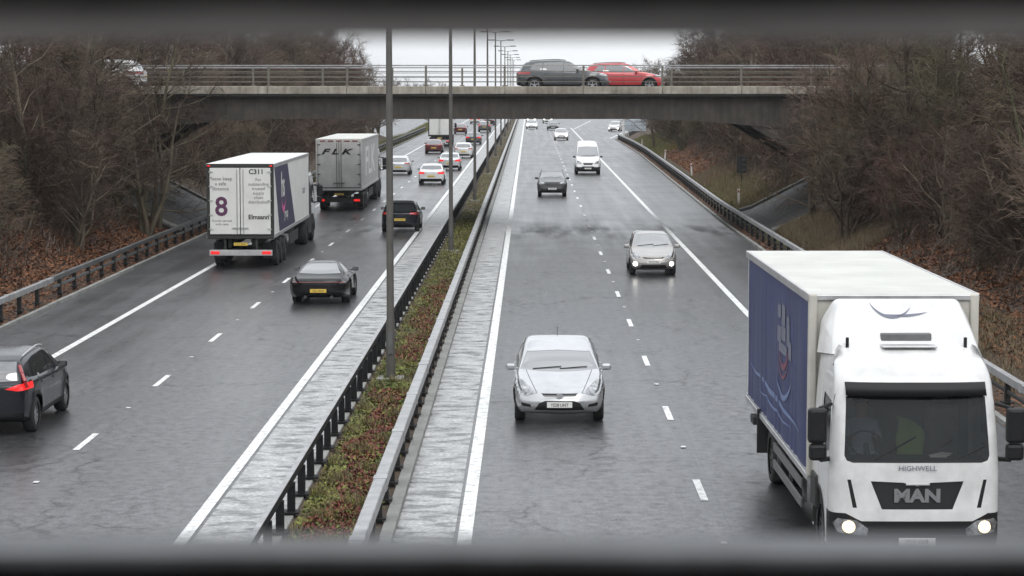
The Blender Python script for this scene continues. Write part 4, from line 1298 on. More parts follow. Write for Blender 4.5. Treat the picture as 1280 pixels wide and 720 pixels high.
# ------------------------------------------------------------------ lorries
def cab(root, pm, z_top=3.25, detail=True, W=2.42, deflect=True):
    """cab-over cab: front face at y=0, facing -Y; returns nothing, adds parts"""
    w = W / 2
    # rings of rounded rectangles rising in z:  (z, y_front, half width, y_back, corner radius)
    lv = [(.34, .10, w-.05, 1.9, .28), (.40, .02, w-.01, 2.0, .30), (.62, -.03, w, 2.0, .32), (.95, -.02, w, 2.0, .32), (1.25, .0, w, 2.0, .30), (1.5, .01, w, 2.0, .28),
          (1.66, .02, w-.01, 2.0, .26), (2.0, .09, w-.03, 2.0, .22), (2.4, .19, w-.05, 2.0, .20), (2.76, .30, w-.08, 2.0, .20), (2.86, .36, w-.09, 2.0, .22), (2.96, .46, w-.11, 2.0, .24), (3.05, .62, w-.14, 2.0, .26), (3.16, .86, w-.18, 2.0, .28), (z_top-.02, 1.15, w-.24, 2.0, .3)]
    bm = bmesh.new(); lay = bm.faces.layers.int.new('reg'); rings = []
    for z, yf, hw, yb, rc in lv:
        pts = []
        for sg in (1, -1):
            arc = []
            for i in range(7):
                a = rad(90 * i / 6)
                arc.append((hw - rc + rc * math.cos(a), yf + .0 + rc - rc * math.sin(a)))
            if sg > 0:
                side = [(hw, yb), (hw, yb*.8), (hw, yb*.6), (hw, yb*.4), (hw, max(yf+rc+.02, yb * .25))]
                pts += side + arc + [(hw*.55, yf-.012), (hw*.3, yf-.02), (0, yf-.025)]
            else:
                arc = [(-x, y) for x, y in reversed(arc)]
                pts += [(-hw*.3, yf-.02), (-hw*.55, yf-.012)] + arc + [(-hw, max(yf+rc+.02, yb*.25)), (-hw, yb*.4), (-hw, yb*.6), (-hw, yb*.8), (-hw, yb)]
        rings.append([bm.verts.new((x, y, z)) for x, y in pts])
    n = len(rings[0])
    for a, b in zip(rings[:-1], rings[1:]):
        for i in range(n): bm.faces.new((a[i], a[(i+1) % n], b[(i+1) % n], b[i]))
    bm.faces.new(rings[-1]); bm.faces.new(list(reversed(rings[0])))
    bmesh.ops.recalc_face_normals(bm, faces=list(bm.faces)); bm.normal_update()
    ff = lambda c, n: n.y < -.25 and c.y < 1.2
    sf = lambda c, n: abs(n.x) > .6
    regs = {}; k = [1]
    def R(nm, m, ins, sides, view, polys, filt):
        regs[k[0]] = (nm, m, ins, sides)
        for p in polys: cut_region(bm, view, p, filt, k[0])
        k[0] += 1
    w2 = w - .18
    # lower dark skirt, windscreen, grille, lamps
    R("lower_bumper", M['trim'] if detail else M['trim'], .0, False, 'f', [[(-w-.1, .3), (w+.1, .3), (w+.1, .92), (w-.2, .94), (w-.42, .83), (-w+.42, .83), (-w+.2, .94), (-w-.1, .92)]], lambda c, n: c.y < .5)
    R("windscreen", M['truck_glass'], .004, False, 'f', [[(-w2, 1.76), (-w2+.03, 1.69), (-w2+.12, 1.66), (w2-.12, 1.66), (w2-.03, 1.69), (w2, 1.76), (w2-.04, 2.58), (-w2+.04, 2.58)]], ff)
    R("windscreen_header", M['trim'], .002, False, 'f', [[(-w2+.06, 2.58), (w2-.06, 2.58), (w2-.07, 2.74), (-w2+.07, 2.74)]], ff)
    R("grille", M['grille'], .025, False, 'f', [[(-.66, 1.40), (-.50, 1.0), (.50, 1.0), (.66, 1.40), (.20, 1.38), (0, 1.33), (-.20, 1.38)]], ff)
    R("headlight", M['lamp'], -.004, True, 'f', [[(w-.50, .62), (w-.10, .66), (w-.04, .78), (w-.10, .86), (w-.36, .84), (w-.52, .72)], mirror([(w-.50, .62), (w-.10, .66), (w-.04, .78), (w-.10, .86), (w-.36, .84), (w-.52, .72)])], lambda c, n: c.y < .5)
    R("side_air_vent", M['seam'], .01, True, 'f', [[(w-.36, 1.02), (w-.30, 1.02), (w-.22, 1.42), (w-.27, 1.42)], mirror([(w-.36, 1.02), (w-.30, 1.02), (w-.22, 1.42), (w-.27, 1.42)])], ff)
    R("side_window", M['glass'], .01, True, 's', [[(.42, 1.78), (.50, 2.48), (1.22, 2.52), (1.30, 1.92), (.95, 1.90), (.75, 1.70)]], sf)
    kk = k[0]; seam = {kk}
    for p in ([(.36, .95), (.375, .95), (.375, 2.6), (.36, 2.6)], [(1.36, .95), (1.375, .95), (1.375, 2.6), (1.36, 2.6)]): cut_region(bm, 's', p, sf, kk)
    cut_region(bm, 's', circ(1.28, .5, .58, 22), lambda c, n: abs(n.x) > .4, -1)
    parts = split_parts(bm, regs, root, "cab", [pm, M['seam']], seam)
    bm.free()
    # sun visor
    m = MB(); vs = []
    nn = 14
    for i in range(nn + 1):
        x = -w2 + .03 + (2 * w2 - .06) * i / nn; e = .10 * (abs(x) / w2) ** 3
        vs += [(x, .07 + e, 2.60), (x, .21 + e, 2.78), (x, .09 + e, 2.60), (x, .23 + e, 2.78)]
    m.add(vs, [(4*i, 4*i+4, 4*i+5, 4*i+1) for i in range(nn)] + [(4*i+2, 4*i+3, 4*i+7, 4*i+6) for i in range(nn)] + [(4*i, 4*i+2, 4*i+6, 4*i+4) for i in range(nn)] + [(4*i+1, 4*i+5, 4*i+7, 4*i+3) for i in range(nn)], 0, True)
    m.build("sun_visor", M['trim'], root)
    # mirrors
    for sg in (-1, 1):
        m = MB()
        m.box((sg*(w+.20), .12, 2.18), (.27, .17, .50), bev=.05); m.box((sg*(w+.19), .12, 1.80), (.25, .16, .24), bev=.05)
        m.tube((sg*(w-.03), .38, 2.45), (sg*(w+.16), .16, 2.42), .03, n=6); m.tube((sg*(w-.03), .38, 1.66), (sg*(w+.14), .16, 1.68), .035, n=6)
        m.build("door_mirror", M['trim'], root)
        m = MB(); m.box((sg*(w-.012), 1.68, .98), (.10, .54, .5), bev=.03); m.build("side_step", M['chassis'], root)
        m = MB(); m.box((sg*(w+.0), 1.24, 1.74), (.03, .16, .04), bev=.01); m.build("door_handle", M['trim'], root)
        # mudguard arch over the front wheel
        m = MB(); n2 = 14; vs = []
        for i in range(n2 + 1):
            a = rad(-5 + 190 * i / n2)
            for xx, rr_ in ((w-.34, .57), (w+.012, .57), (w+.012, .64)): vs.append((sg*xx, 1.28 + rr_*math.cos(a), .5 + rr_*math.sin(a)))
        m.add(vs, [(3*i+j, 3*i+j+1, 3*i+4+j, 3*i+3+j) for i in range(n2) for j in (0, 1)], 0, True)
        m.build("mudguard", M['chassis'], root)
    if deflect:
        m = MB(); zt = 3.80
        A = [(-1.08, .95, 3.10), (1.08, .95, 3.10), (1.02, 1.22, 3.34), (-1.02, 1.22, 3.34), (-.90, 1.75, zt), (.90, 1.75, zt), (-.92, 1.95, zt+.01), (.92, 1.95, zt+.01), (-1.16, 2.02, 3.0), (1.16, 2.02, 3.0), (-1.10, 2.02, 3.5), (1.10, 2.02, 3.5)]
        m.add(A, [(0,1,2,3), (3,2,5,4), (4,5,7,6), (0,3,10,8), (3,4,6,10), (1,9,11,2), (2,11,7,5)], 0)
        o = m.build("roof_deflector", pm, root)
        bv = o.modifiers.new("bevel", 'BEVEL'); bv.width = .07; bv.segments = 3; bv.limit_method = 'ANGLE'; bv.angle_limit = rad(12)
        for p in o.data.polygons: p.use_smooth = True

def lorry_wheels(root, specs, w, r=.5):
    for y, dual in specs:
        for sg in (-1, 1):
            tw = .30 if not dual else .55
            o = wheel(root, sg * (w - tw/2 - .03), y, r, tw, M['rim_dark'], 10, sg)

# ---- the near white and blue rigid lorry
lor = empty("box_lorry", (5.50, 31.05, 0), 0, "white and blue box lorry with lit headlamps, nearest vehicle at the lower right", "lorry")
cab(lor, M['p_white'])
for sg in (-1, 1):   # lit lamp units
    m = MB(); m.tube((sg*.96, -.045, .745), (sg*.96, .03, .745), .085, .10, n=18); m.build("headlight_bulb", M['lamp_lit_warm'], lor)
m = MB(); 
for x0, x1, z1 in ((-.62, -.02, 2.02), (.02, .50, 1.98), (.55, .98, 1.90)):
    m.tube((x0, .025, 1.69), (x1, .075, z1), .012, n=6)
m.build("wiper", M['trim'], lor)
for i, x in enumerate((-.24, 0, .24)): pass
t_ = text("grille_lettering", "MAN", .25, (0, -.02, 1.185), (rad(90), 0, 0), M['badge_metal'], lor, .012, sx=1.2, offset=.012)
text("panel_lettering", "HIGHWELL", .10, (0, -.03, 1.585), (rad(90), 0, 0), M['print_grey'], lor, .002, sx=1.1)
m = MB(); m.box((0, -.055, 1.36), (.34, .02, .03), bev=.008); m.build("grille_emblem", M['alu'], lor)
plate(lor, "YJ15 VXR", .52, .115, (0, -.075, .54), (0, 0, 0))
m = MB()
for z in (.62, .70): m.box((0, -.045, z), (1.3, .03, .02))
m.build("bumper_slats", M['seam'], lor)
# roof hatch, horns, deflector emblem
m = MB(); m.box((0.02, 1.20, 3.30), (.74, .12, .16), bev=.02); m.build("roof_hatch", M['guard'], lor)
m = MB(); m.box((0.02, 1.00, 3.215), (.80, .34, .03), bev=.01); m.build("roof_hatch_lip", M['alu'], lor)
for sg in (-1, 1):
    m = MB(); m.box((sg*.86, 1.03, 3.25), (.045, .05, .17), bev=.01); m.build("marker_bracket", M['trim'], lor)
def arc_strip(mb, cx, cz, r, w, a0, a1, place, n=16, taper=True):
    vs = []
    for i in range(n + 1):
        t = i / n; a = rad(a0 + (a1 - a0) * t); ww = w * (math.sin(math.pi * t) * .9 + .1 if taper else 1)
        for rr_ in (r - ww/2, r + ww/2): vs.append(place(cx + rr_*math.cos(a), cz + rr_*math.sin(a)))
    mb.add(vs, [(2*i, 2*i+1, 2*i+3, 2*i+2) for i in range(n)])
m = MB()
def pd(u, v):   # point on the deflector's sloping face
    t = (v - 3.34) / (3.80 - 3.34); return (u, 1.22 + .53 * t - .012, v + .006)
arc_strip(m, -.12, 3.94, .36, .035, 205, 320, pd)
arc_strip(m, .0, 5.4, 1.80, .03, 262, 283, pd)
m.build("deflector_emblem", M['print_grey'], lor)
# interior: dash, seats, papers
m = MB(); m.box((0, .48, 1.56), (2.1, .5, .22), bev=.05); m.build("dashboard", M['trim'], lor)
for sg in (-1, 1):
    m = MB(); m.box((sg*.62, 1.25, 1.45), (.52, .5, .16), bev=.05); m.box((sg*.62, 1.50, 1.90), (.50, .16, .80), bev=.06); m.box((sg*.62, 1.50, 2.38), (.28, .12, .18), bev=.05); m.build("seat", M['guard'], lor)
m = MB()
for i in range(20):
    a0, a1 = 2*math.pi*i/20, 2*math.pi*(i+1)/20
    P = lambda a: (-.62 + .22*math.cos(a), .74 + .10*math.sin(a), 1.82 + .17*math.sin(a))
    m.tube(P(a0), P(a1), .018, n=6)
m.tube((-.62, .60, 1.6), (-.62, .74, 1.82), .04, n=8); m.build("steering_wheel", M['trim'], lor)
m = MB(); m.box((0, 1.9, 2.0), (2.2, .03, 1.3)); m.build("cab_back_panel", M['chassis'], lor)
# chassis
m = MB()
for sg in (-1, 1): m.box((sg*.42, 6.0, .82), (.1, 8.2, .24))
m.box((0, 1.3, .5), (2.0, .14, .14)); m.box((0, 7.6, .5), (2.0, .16, .16))
m.box((0, 2.02, .95), (1.6, .2, .5))
m.build("chassis_frame", M['chassis'], lor)
lorry_wheels(lor, [(1.28, False), (7.55, True)], 1.21)
# body (box): local y 2.15 .. 10.6
BYa, BYb, bw, bz0, bz1 = 2.15, 10.75, 1.275, 1.02, 3.86
m = MB(); m.box((0, (BYa+BYb)/2, bz0 + .07), (2*bw - .02, BYb-BYa, .14)); m.build("load_bed", M['alu'], lor)
m = MB(); m.box((0, BYa + .03, (bz0+bz1)/2 + .04), (2*bw - .03, .06, bz1-bz0 - .1), bev=.01)
for sg in (-1, 1): m.box((sg*(bw-.06), BYa + .0, (bz0+bz1)/2 + .04), (.13, .14, bz1-bz0 - .06), bev=.03)
m.build("bulkhead", M['cream'], lor)
m = MB()
nrf = 10
m.box((0, (BYa+BYb)/2, bz1 - .012), (2*bw - .04, BYb-BYa - .02, .03), bev=.012); m.build("roof", M['roof_white'], lor)
m = MB()
for sg in (-1, 1): m.box((sg*(bw-.005), (BYa+BYb)/2, bz1 - .05), (.05, BYb-BYa+.02, .13), bev=.015)
m.box((0, BYa-.01, bz1 - .05), (2*bw, .05, .09), bev=.015); m.box((0, BYb, bz1 - .05), (2*bw, .05, .12), bev=.015)
m.build("roof_edge_rail", M['alu'], lor)
m = MB(); m.box((0, BYb-.03, (bz0+bz1)/2), (2*bw-.06, .06, bz1-bz0-.1)); m.build("rear_doors", M['box_white'], lor)
for sg in (-1, 1):   # rippled curtains
    m = MB(); nu, nv = 90, 14; vs = []
    for i in range(nu + 1):
        y = BYa + .16 + (BYb - BYa - .3) * i / nu
        for j in range(nv + 1):
            v = j / nv; z = bz0 + .10 + (bz1 - .12 - bz0 - .10) * v
            rip = .010 * math.sin(y * 9 + math.sin(y * 3.1) * 2) * (1 - v) ** .6 + .016 * math.sin(y * 2.3 + v * 1.5) * math.sin(math.pi * v) 
            vs.append((sg * (bw - .025 + rip), y, z))
    m.add(vs, [(i*(nv+1)+j, (i+1)*(nv+1)+j, (i+1)*(nv+1)+j+1, i*(nv+1)+j+1) if sg < 0 else (i*(nv+1)+j, i*(nv+1)+j+1, (i+1)*(nv+1)+j+1, (i+1)*(nv+1)+j) for i in range(nu) for j in range(nv)], 0, True)
    o = m.build("curtain", M['curtain'], lor)
    e = MB()
    def PX(u, v):
        y = BYa + u; vv = (v - bz0 - .10) / (bz1 - .12 - bz0 - .10)
        rip = .010 * math.sin(y * 9 + math.sin(y * 3.1) * 2) * max(0, 1 - vv) ** .6 + .016 * math.sin(y * 2.3 + vv * 1.5) * math.sin(math.pi * vv)
        return (sg * (bw - .015 + rip), y, v)
    # emblem: grey rounded tiles over a red smile and a pale blue sweep, streaks along the hem
    for (u, v, ww, hh) in ((3.0, 3.22, .42, .34), (3.55, 3.24, .40, .22), (3.05, 2.92, .5, .24), (3.6, 2.86, .46, .28), (3.2, 2.66, .9, .16), (2.55, 3.0, .28, .5), (2.45, 2.7, .3, .3)):
        vs = [PX(u + ww/2*max(-1, min(1, 1.35*math.cos(a))) + .25*(v-2.9), v + hh/2*max(-1, min(1, 1.35*math.sin(a)))) for a in [2*math.pi*(i+.5)/12 for i in range(12)]]
        e.add(vs, [tuple(range(12))])
    e.build("curtain_emblem", M['print_grey'], o)
    e = MB(); arc_strip(e, 3.1, 2.98, .62, .10, 200, 330, PX); arc_strip(e, 3.15, 2.84, .66, .06, 210, 325, PX); e.build("curtain_smile", M['print_red'], o)
    e = MB(); arc_strip(e, 3.1, 3.0, 1.15, .10, 215, 320, PX)
    def streak(u0, v0, u1, v1, w_):
        n_ = 14; vs = []
        for i in range(n_ + 1):
            t = i / n_; u = u0 + (u1-u0)*t; v = v0 + (v1-v0)*t + .02*math.sin(t*19)
            for d_ in (-w_/2, w_/2): vs.append(PX(u, v + d_*(math.sin(math.pi*t)*.8+.2)))
        e.add(vs, [(2*i, 2*i+1, 2*i+3, 2*i+2) for i in range(n_)])
    streak(1.0, 1.62, 8.0, 1.80, .10); streak(2.0, 1.46, 6.5, 1.54, .05)
    e.build("curtain_sweep", M['print_blue'], o)
    m = MB()
    for i in range(5): 
        z = bz0 + .02
    m.box((sg*(bw-.005), (BYa+BYb)/2, bz0 + .06), (.03, BYb-BYa, .09), bev=.01); m.build("side_rail", M['alu'], lor)
    m = MB()
    for z in (.50, .80): m.box((sg*(bw-.06), 4.9, z), (.04, 3.6, .15), bev=.01)
    for y in (3.2, 4.9, 6.5): m.box((sg*(bw-.12), y, .75), (.06, .06, .5))
    m.build("side_guard", M['guard'], lor)
    m = MB()
    m.box((sg*(bw-.1), 8.4, .80), (.30, .05, .8), bev=.01); m.build("mud_flap", M['rubber'], lor)
    m = MB(); m.box((sg*(bw-.02), 9.4, .86), (.10, .5, .14)); m.build("tail_guard", M['chassis'], lor)

lor.rotation_euler = (0, 0, .010)
# driver seated behind the wheel of the near lorry
def skin_person(name, joints, edges, radii, mats, loc, rz=0):
    me = bpy.data.meshes.new(name); me.from_pydata(joints, edges, [])
    o = bpy.data.objects.new(name, me); link(o)
    md = o.modifiers.new("skin", 'SKIN'); md.use_smooth_shade = True
    for v, r_ in zip(me.skin_vertices[0].data, radii): v.radius = (r_, r_)
    me.skin_vertices[0].data[0].use_root = True
    sb_ = o.modifiers.new("sub", 'SUBSURF'); sb_.levels = 2; sb_.render_levels = 2
    dg = bpy.context.evaluated_depsgraph_get(); dg.update()
    m2 = bpy.data.meshes.new_from_object(o.evaluated_get(dg))
    o.modifiers.clear(); o.data = m2
    for m_ in mats: m2.materials.append(m_)
    o.location = loc; o.rotation_euler = (0, 0, rz)
    return o
M['shirt'] = mat("pale_blue_shirt", (.42, .50, .58), .8)
M['skin'] = mat("skin", (.50, .30, .22), .55)
J = [(0,0,0), (0,.02,.22), (0,.03,.42), (0,.0,.54), (0,-.02,.62), (0,-.03,.72), (0,-.03,.80),
     (-.19,.02,.44), (-.25,-.12,.22), (-.17,-.42,.30), (.19,.02,.44), (.25,-.12,.22), (.17,-.42,.30),
     (-.11,-.12,-.01), (-.13,-.46,.04), (-.13,-.56,-.36), (.11,-.12,-.01), (.13,-.46,.04), (.13,-.56,-.36)]
E = [(0,1),(1,2),(2,3),(3,4),(4,5),(5,6),(2,7),(7,8),(8,9),(2,10),(10,11),(11,12),(0,13),(13,14),(14,15),(0,16),(16,17),(17,18)]
Rr = [.15,.15,.15,.065,.085,.098,.07,.075,.055,.036,.075,.055,.036,.095,.07,.045,.095,.07,.045]
drv = skin_person("person", J, E, Rr, [M['shirt'], M['skin']], (5.50-.62, 31.05+1.22, 1.60))
for p in drv.data.polygons:
    c_ = p.center
    if c_.z > .53 or (c_.y < -.30 and c_.z > .2): p.material_index = 1
tag(drv, "driver in a pale blue shirt sitting at the wheel of the near lorry", "person")
m = MB(); 
bm = bmesh.new(); bmesh.ops.create_uvsphere(bm, u_segments=14, v_segments=8, radius=.108)
for v in bm.verts: v.co = Vector((v.co.x, v.co.y*1.05+.015, max(v.co.z, -.03)+.77))
bm.verts.index_update(); m.add([tuple(v.co) for v in bm.verts], [[v.index for v in f.verts] for f in bm.faces], 0, True); bm.free()
m.build("hair", M['p_black'], drv)
m = MB()
for i in range(3): m.box((.38 + .04*i, .50 + .03*i, 1.675 + .012*i), (.24, .17, .008), rz=.4*i)
o = m.build("paper_stack", M['plate_w']); o.location = (5.50, 31.05, 0); tag(o, "white papers lying on the dashboard of the near lorry", "paper")
m = MB(); vs = []
for i in range(9):
    for j in range(7): vs.append((-.2+.05*i + .02*math.sin(j*1.7), .62+.012*math.sin(i*1.3+j), 1.66+.10*j - .003*i*i))
m.add(vs, [(i*7+j, i*7+j+1, (i+1)*7+j+1, (i+1)*7+j) for i in range(8) for j in range(6)], 0, True)
M['hivis'] = mat("green_fabric", (.18, .32, .06), .8)
o = m.build("safety_vest", M['hivis']); o.location = (5.53, 31.25, -.05); o.modifiers.new("solid", 'SOLIDIFY').thickness = .012
tag(o, "green cloth vest hanging behind the windscreen of the near lorry", "vest")

# ---- articulated lorries seen from behind (local: rear face at y=0, front towards -y)
def artic(label, doors, roofm, sidem, L=13.4, top=4.0, bars=False):
    root = empty("articulated_lorry", (0, 0, 0), 0, label, "lorry")
    w, z0, z1 = 1.27, 1.22, top
    for sg in (-1, 1):
        m = MB(); m.box((sg*(w-.02), -L/2, (z0+z1)/2 + .02), (.04, L-.04, z1-z0-.12)); m.build("trailer_side", sidem, root)
        m = MB(); m.box((sg*(w-.0), -L/2, z1-.05), (.05, L, .12), bev=.015); m.box((sg*(w-.0), -L/2, z0+.03), (.05, L, .14), bev=.015); m.build("side_rail", M['alu'] if not bars else M['box_side'], root)
    m = MB(); m.box((0, -L/2, z1), (2*w-.02, L-.02, .03), bev=.01); m.build("trailer_roof", roofm, root)
    m = MB(); m.box((0, -L/2, z0-.02), (2*w-.1, L-.1, .12)); m.box((0, -L+.03, (z0+z1)/2), (2*w-.1, .05, z1-z0-.1)); m.build("trailer_floor", M['chassis'], root)
    m = MB()
    for sg in (-1, 1): m.box((sg*(w-.04), -.03, (z0+z1)/2), (.10, .08, z1-z0), bev=.01)
    m.box((0, -.03, z1-.07), (2*w, .085, .16), bev=.01); m.box((0, -.03, z0), (2*w, .085, .12), bev=.01)
    m.build("door_frame", M['box_grey'] if bars else M['chassis'], root)
    for sg in (-1, 1):
        m = MB(); m.box((sg*(w-.10)/2, .012, (z0+z1)/2-.02), (w-.13, .03, z1-z0-.26), bev=.01); dd = m.build("rear_door", doors, root)
        h = MB()
        for x in (.12,): h.tube((sg*x, .045, z0+.12), (sg*x, .045, z1-.2), .016, n=6)
        h.box((sg*.16, .05, z0+.35), (.30, .03, .04))
        for k_ in range(5):
            h.box((sg*(w-.16), .035, z0+.3+k_*(z1-z0-.6)/4), (.16, .03, .05))
        h.build("locking_bar", M['alu'] if not bars else M['steel_mid'], dd)
        m = MB(); m.box((sg*.98, .0, .62), (.34, .07, .12), bev=.02); m.build("tail_light", M['tail_on'], root)
    m = MB(); m.box((0, -.04, .62), (2.4, .09, .22), bev=.01); m.build("rear_bumper", M['alu'] if not bars else M['chassis'], root)
    m = MB()
    for sg in (-1, 1): m.box((sg*.45, -L/2, .98), (.12, L-.6, .34)); m.box((sg*.6, -.2, .9), (.08, .3, .5))
    for y in (-1.9, -3.2, -4.5): m.box((0, -y*-1, .52), (2.0, .14, .14))
    m.build("chassis_frame", M['chassis'], root)
    lorry_wheels(root, [(-1.9, False), (-3.2, False), (-4.5, False), (-L+.3, True), (-L-2.4, False)], 1.25, .5)
    for sg in (-1, 1):
        m = MB(); m.box((sg*1.2, -7.6, .75), (.04, 3.4, .45), bev=.01); m.build("side_guard", M['chassis'], root)
        m = MB(); m.box((sg*.95, -1.28, .62), (.5, .03, .6)); m.build("mud_flap", M['rubber'], root)
    plate(root, "C311 DNN", .52, .115, (0, .02, .95), (0, 0, math.pi), True)
    # tractor unit
    cr = empty("tractor_cab"); cr.parent = root; cr.location = (0, -L - 3.75, 0)
    cab(cr, M['p_grey'], detail=False)
    return root
def flatten_cab(root):
    # the cab's pieces are sub-parts of the tractor; keep the depth at three levels
    pass
l1 = artic("articulated lorry with white doors printed with a big figure 8 and dark purple side panel", M['box_white'], M['box_white'], M['box_white'])
l1.rotation_euler = (0, 0, 0)
def place_away(o, x, y):   # local front is -Y, so turn it to face +Y
    o.location = (x, y, 0); o.rotation_euler = (0, 0, math.pi)
# lettering on the doors (viewed from behind: +y local face, text turned round)
def rtext(root, body, size, x, z, m_, name="door_lettering", **k): return text(name, body, size, (x, .034, z), (rad(90), 0, math.pi), m_, root, .001, **k)
d1 = [o for o in l1.children if o.name.startswith("rear_door")]
dl = [o for o in d1 if sum(v.co.x for v in o.data.vertices) > 0][0]; dr = [o for o in d1 if o is not dl][0]
rtext(dl, "Please keep\na safe\ndistance", .19, .74, 3.25, M['faded_ink'])
rtext(dl, "8", 1.0, .72, 2.35, M['violet'], "door_numeral", offset=.02)
rtext(dl, "Goods carried\nwith care", .13, .70, 1.78, M['faded_ink'])
rtext(dr, "C311", .26, -.62, 3.70, M['ink'], offset=.006)
rtext(dr, "For\noutstanding\ntrusted\nsupply\nchain\ndistribution", .17, -.70, 2.98, M['faded_ink'])
rtext(dr, "Elmsann", .24, -.70, 1.98, M['ink'], offset=.006)
for sg in (-1, 1):
    m = MB(); m.prism([(-.30, 3.86), (-4.9, 3.86), (-7.6, 1.32), (-1.9, 1.32)], 'x', sg*1.268, sg*1.278); pn = m.build("printed_panel", M['navy_print'], l1)
    rz = rad(90) if sg > 0 else rad(-90)
    text("panel_lettering", "hs", 1.4, (sg*1.285, -3.1, 3.05), (rad(90), 0, rz), M['box_white'], pn, .001, offset=.02)
    text("panel_lettering", "group", .55, (sg*1.285, -4.2, 1.9), (rad(90), 0, rz), M['box_white'], pn, .001)
    m = MB(); arc_strip(m, -3.3, 2.85, .75, .26, 205, 335, lambda u, v: (sg*1.287, u, v)); m.build("panel_smile", M['pink'], pn)
    text("side_lettering", "GROUP", .35, (sg*1.272, -11.2, 2.45), (rad(90), 0, rz), M['navy_print'], l1, .001)
for sg in (-1, 1):
    m = MB(); m.box((sg*1.18, .03, 3.93), (.10, .03, .05)); m.build("marker_light", M['tail_on'], l1)
place_away(l1, -11.0, 84.0)

l2 = artic("articulated lorry with grubby grey doors lettered FLK, ahead of the lorry marked 8", M['box_grey'], M['roof_white'], M['box_side'], bars=True)
d2 = [o for o in l2.children if o.name.startswith("rear_door")]
text("door_lettering", "F L K", .42, (.18, .036, 3.30), (rad(90), 0, math.pi), M['ink'], l2, .001, sx=1.75, shear=.35, offset=.015)
for sg in (-1, 1):
    rz = rad(90) if sg > 0 else rad(-90)
    text("side_lettering", "FLK", 2.3, (sg*1.272, -6.4, 2.6), (rad(90), 0, rz), M['box_white'], l2, .001, sx=2.1, offset=.03)
    for k_ in range(9):
        m = MB(); m.box((sg*1.262, -.8 - 1.5*k_, 2.6), (.02, .07, 2.6)); m.build("curtain_strap", M['box_grey'], l2)
m = MB()
for k_ in range(5): m.box((-.9 + .45*k_, .03, 3.90), (.30, .03, .05))
m.build("marker_light", M['tail'], l2)
place_away(l2, -10.55, 122.5)

# ---- far white box lorry
fl_ = artic("far white box lorry in the outer left lane beyond the bridge", M['box_white'], M['roof_white'], M['box_white'], L=9.0)
fl_.name = "box_lorry"
place_away(fl_, -10.25, 252)
# ------------------------------------------------------------------ bare winter trees
def gen_tree(seed, H, stems, spread, lean=.25, dens=1.0, fine=True):
    q = random.Random(seed)
    T, Tw = MB(), MB()
    def rdir(d, ang):
        a = d.orthogonal().normalized(); b = d.cross(a)
        t = q.uniform(0, 2 * math.pi)
        return (d * math.cos(ang) + (a * math.cos(t) + b * math.sin(t)) * math.sin(ang)).normalized()
    def branch(mb, p, d, ln, r, nseg, sides, bend, up, rend=.35):
        pts = [p]; rs = [r]
        for i in range(nseg):
            d = (d + Vector((q.uniform(-bend, bend), q.uniform(-bend, bend), q.uniform(-bend, bend) + up))).normalized()
            p = p + d * (ln / nseg); pts.append(p); rs.append(r * (1 - (1 - rend) * (i + 1) / nseg))
        for i in range(nseg): mb.tube(pts[i], pts[i + 1], rs[i], rs[i + 1], sides, caps=False)
        return pts, d
    def twig(p, d, ln, w):
        s = d.orthogonal().normalized() * w
        k = d.cross(s).normalized() * w * .6
        e = p + d * ln + Vector((0, 0, q.uniform(-.05, .1) * ln))
        Tw.v += [tuple(p + s), tuple(p - s), tuple(e)]; b = len(Tw.v)
        Tw.f.append([b - 3, b - 2, b - 1]); Tw.m.append(0); Tw.s.append(False)
    for s_ in range(stems):
        d0 = rdir(Vector((0, 0, 1)), q.uniform(.02, lean if stems > 1 else .1))
        p0 = Vector((q.uniform(-.25, .25) * (stems > 1), q.uniform(-.25, .25) * (stems > 1), -.35))
        hl = H * q.uniform(.72, .95)
        pts, de = branch(T, p0, d0, hl, .055 + H * .009, 7, 7, .13, .03, .18)
        n1 = int((10 if stems > 1 else 18) * dens)
        for i in range(n1):
            t = .16 + .84 * (i + q.random()) / n1
            f = t * (len(pts) - 1); k = min(int(f), len(pts) - 2); p = pts[k].lerp(pts[k + 1], f - k)
            l1 = H * spread * (1.15 - .75 * t) * q.uniform(.7, 1.2)
            a1, d1 = branch(T, p, rdir((pts[k+1]-pts[k]).normalized(), q.uniform(.6, 1.25)), l1, .022 + .032 * (1 - t), 4, 5, .28, .05)
            for j in range(7):
                u = .15 + .85 * (j + q.random()) / 7; f = u * 4; k2 = min(int(f), 3); p2 = a1[k2].lerp(a1[k2+1], f - k2)
                l2 = l1 * q.uniform(.28, .5)
                a2, d2 = branch(Tw, p2, rdir((a1[k2+1]-a1[k2]).normalized(), q.uniform(.5, 1.1)), l2, .018, 2, 3, .35, .05, .4)
                for m_ in range(6):
                    w_ = (m_ + q.random()) / 6; f = w_ * 2; k3 = min(int(f), 1); p3 = a2[k3].lerp(a2[k3+1], f - k3)
                    l3 = q.uniform(.3, .75)
                    d3 = rdir((a2[k3+1]-a2[k3]).normalized(), q.uniform(.4, 1.0))
                    twig(p3, d3, l3, .013)
                    for x_ in range(3):
                        twig(p3 + d3 * l3 * q.uniform(.2, .8), rdir(d3, q.uniform(.4, 1.1)), q.uniform(.18, .42), .007)
    return T, Tw
VAR = []
specs = [(11, 7.5, 4, .34), (12, 8.5, 3, .36), (13, 6.0, 5, .40), (14, 9.5, 2, .32), (15, 7.0, 4, .42), (16, 10.5, 1, .36), (17, 5.0, 5, .45)]
for i, (sd, H, stm, spr) in enumerate(specs):
    T, Tw = gen_tree(sd, H, stm, spr)
    root = empty("bare_tree", (0, 0, 0))
    T.build("trunk", M['bark'], root); Tw.build("crown", M['twig'], root)
    VAR.append(root)
used = [False] * len(VAR)
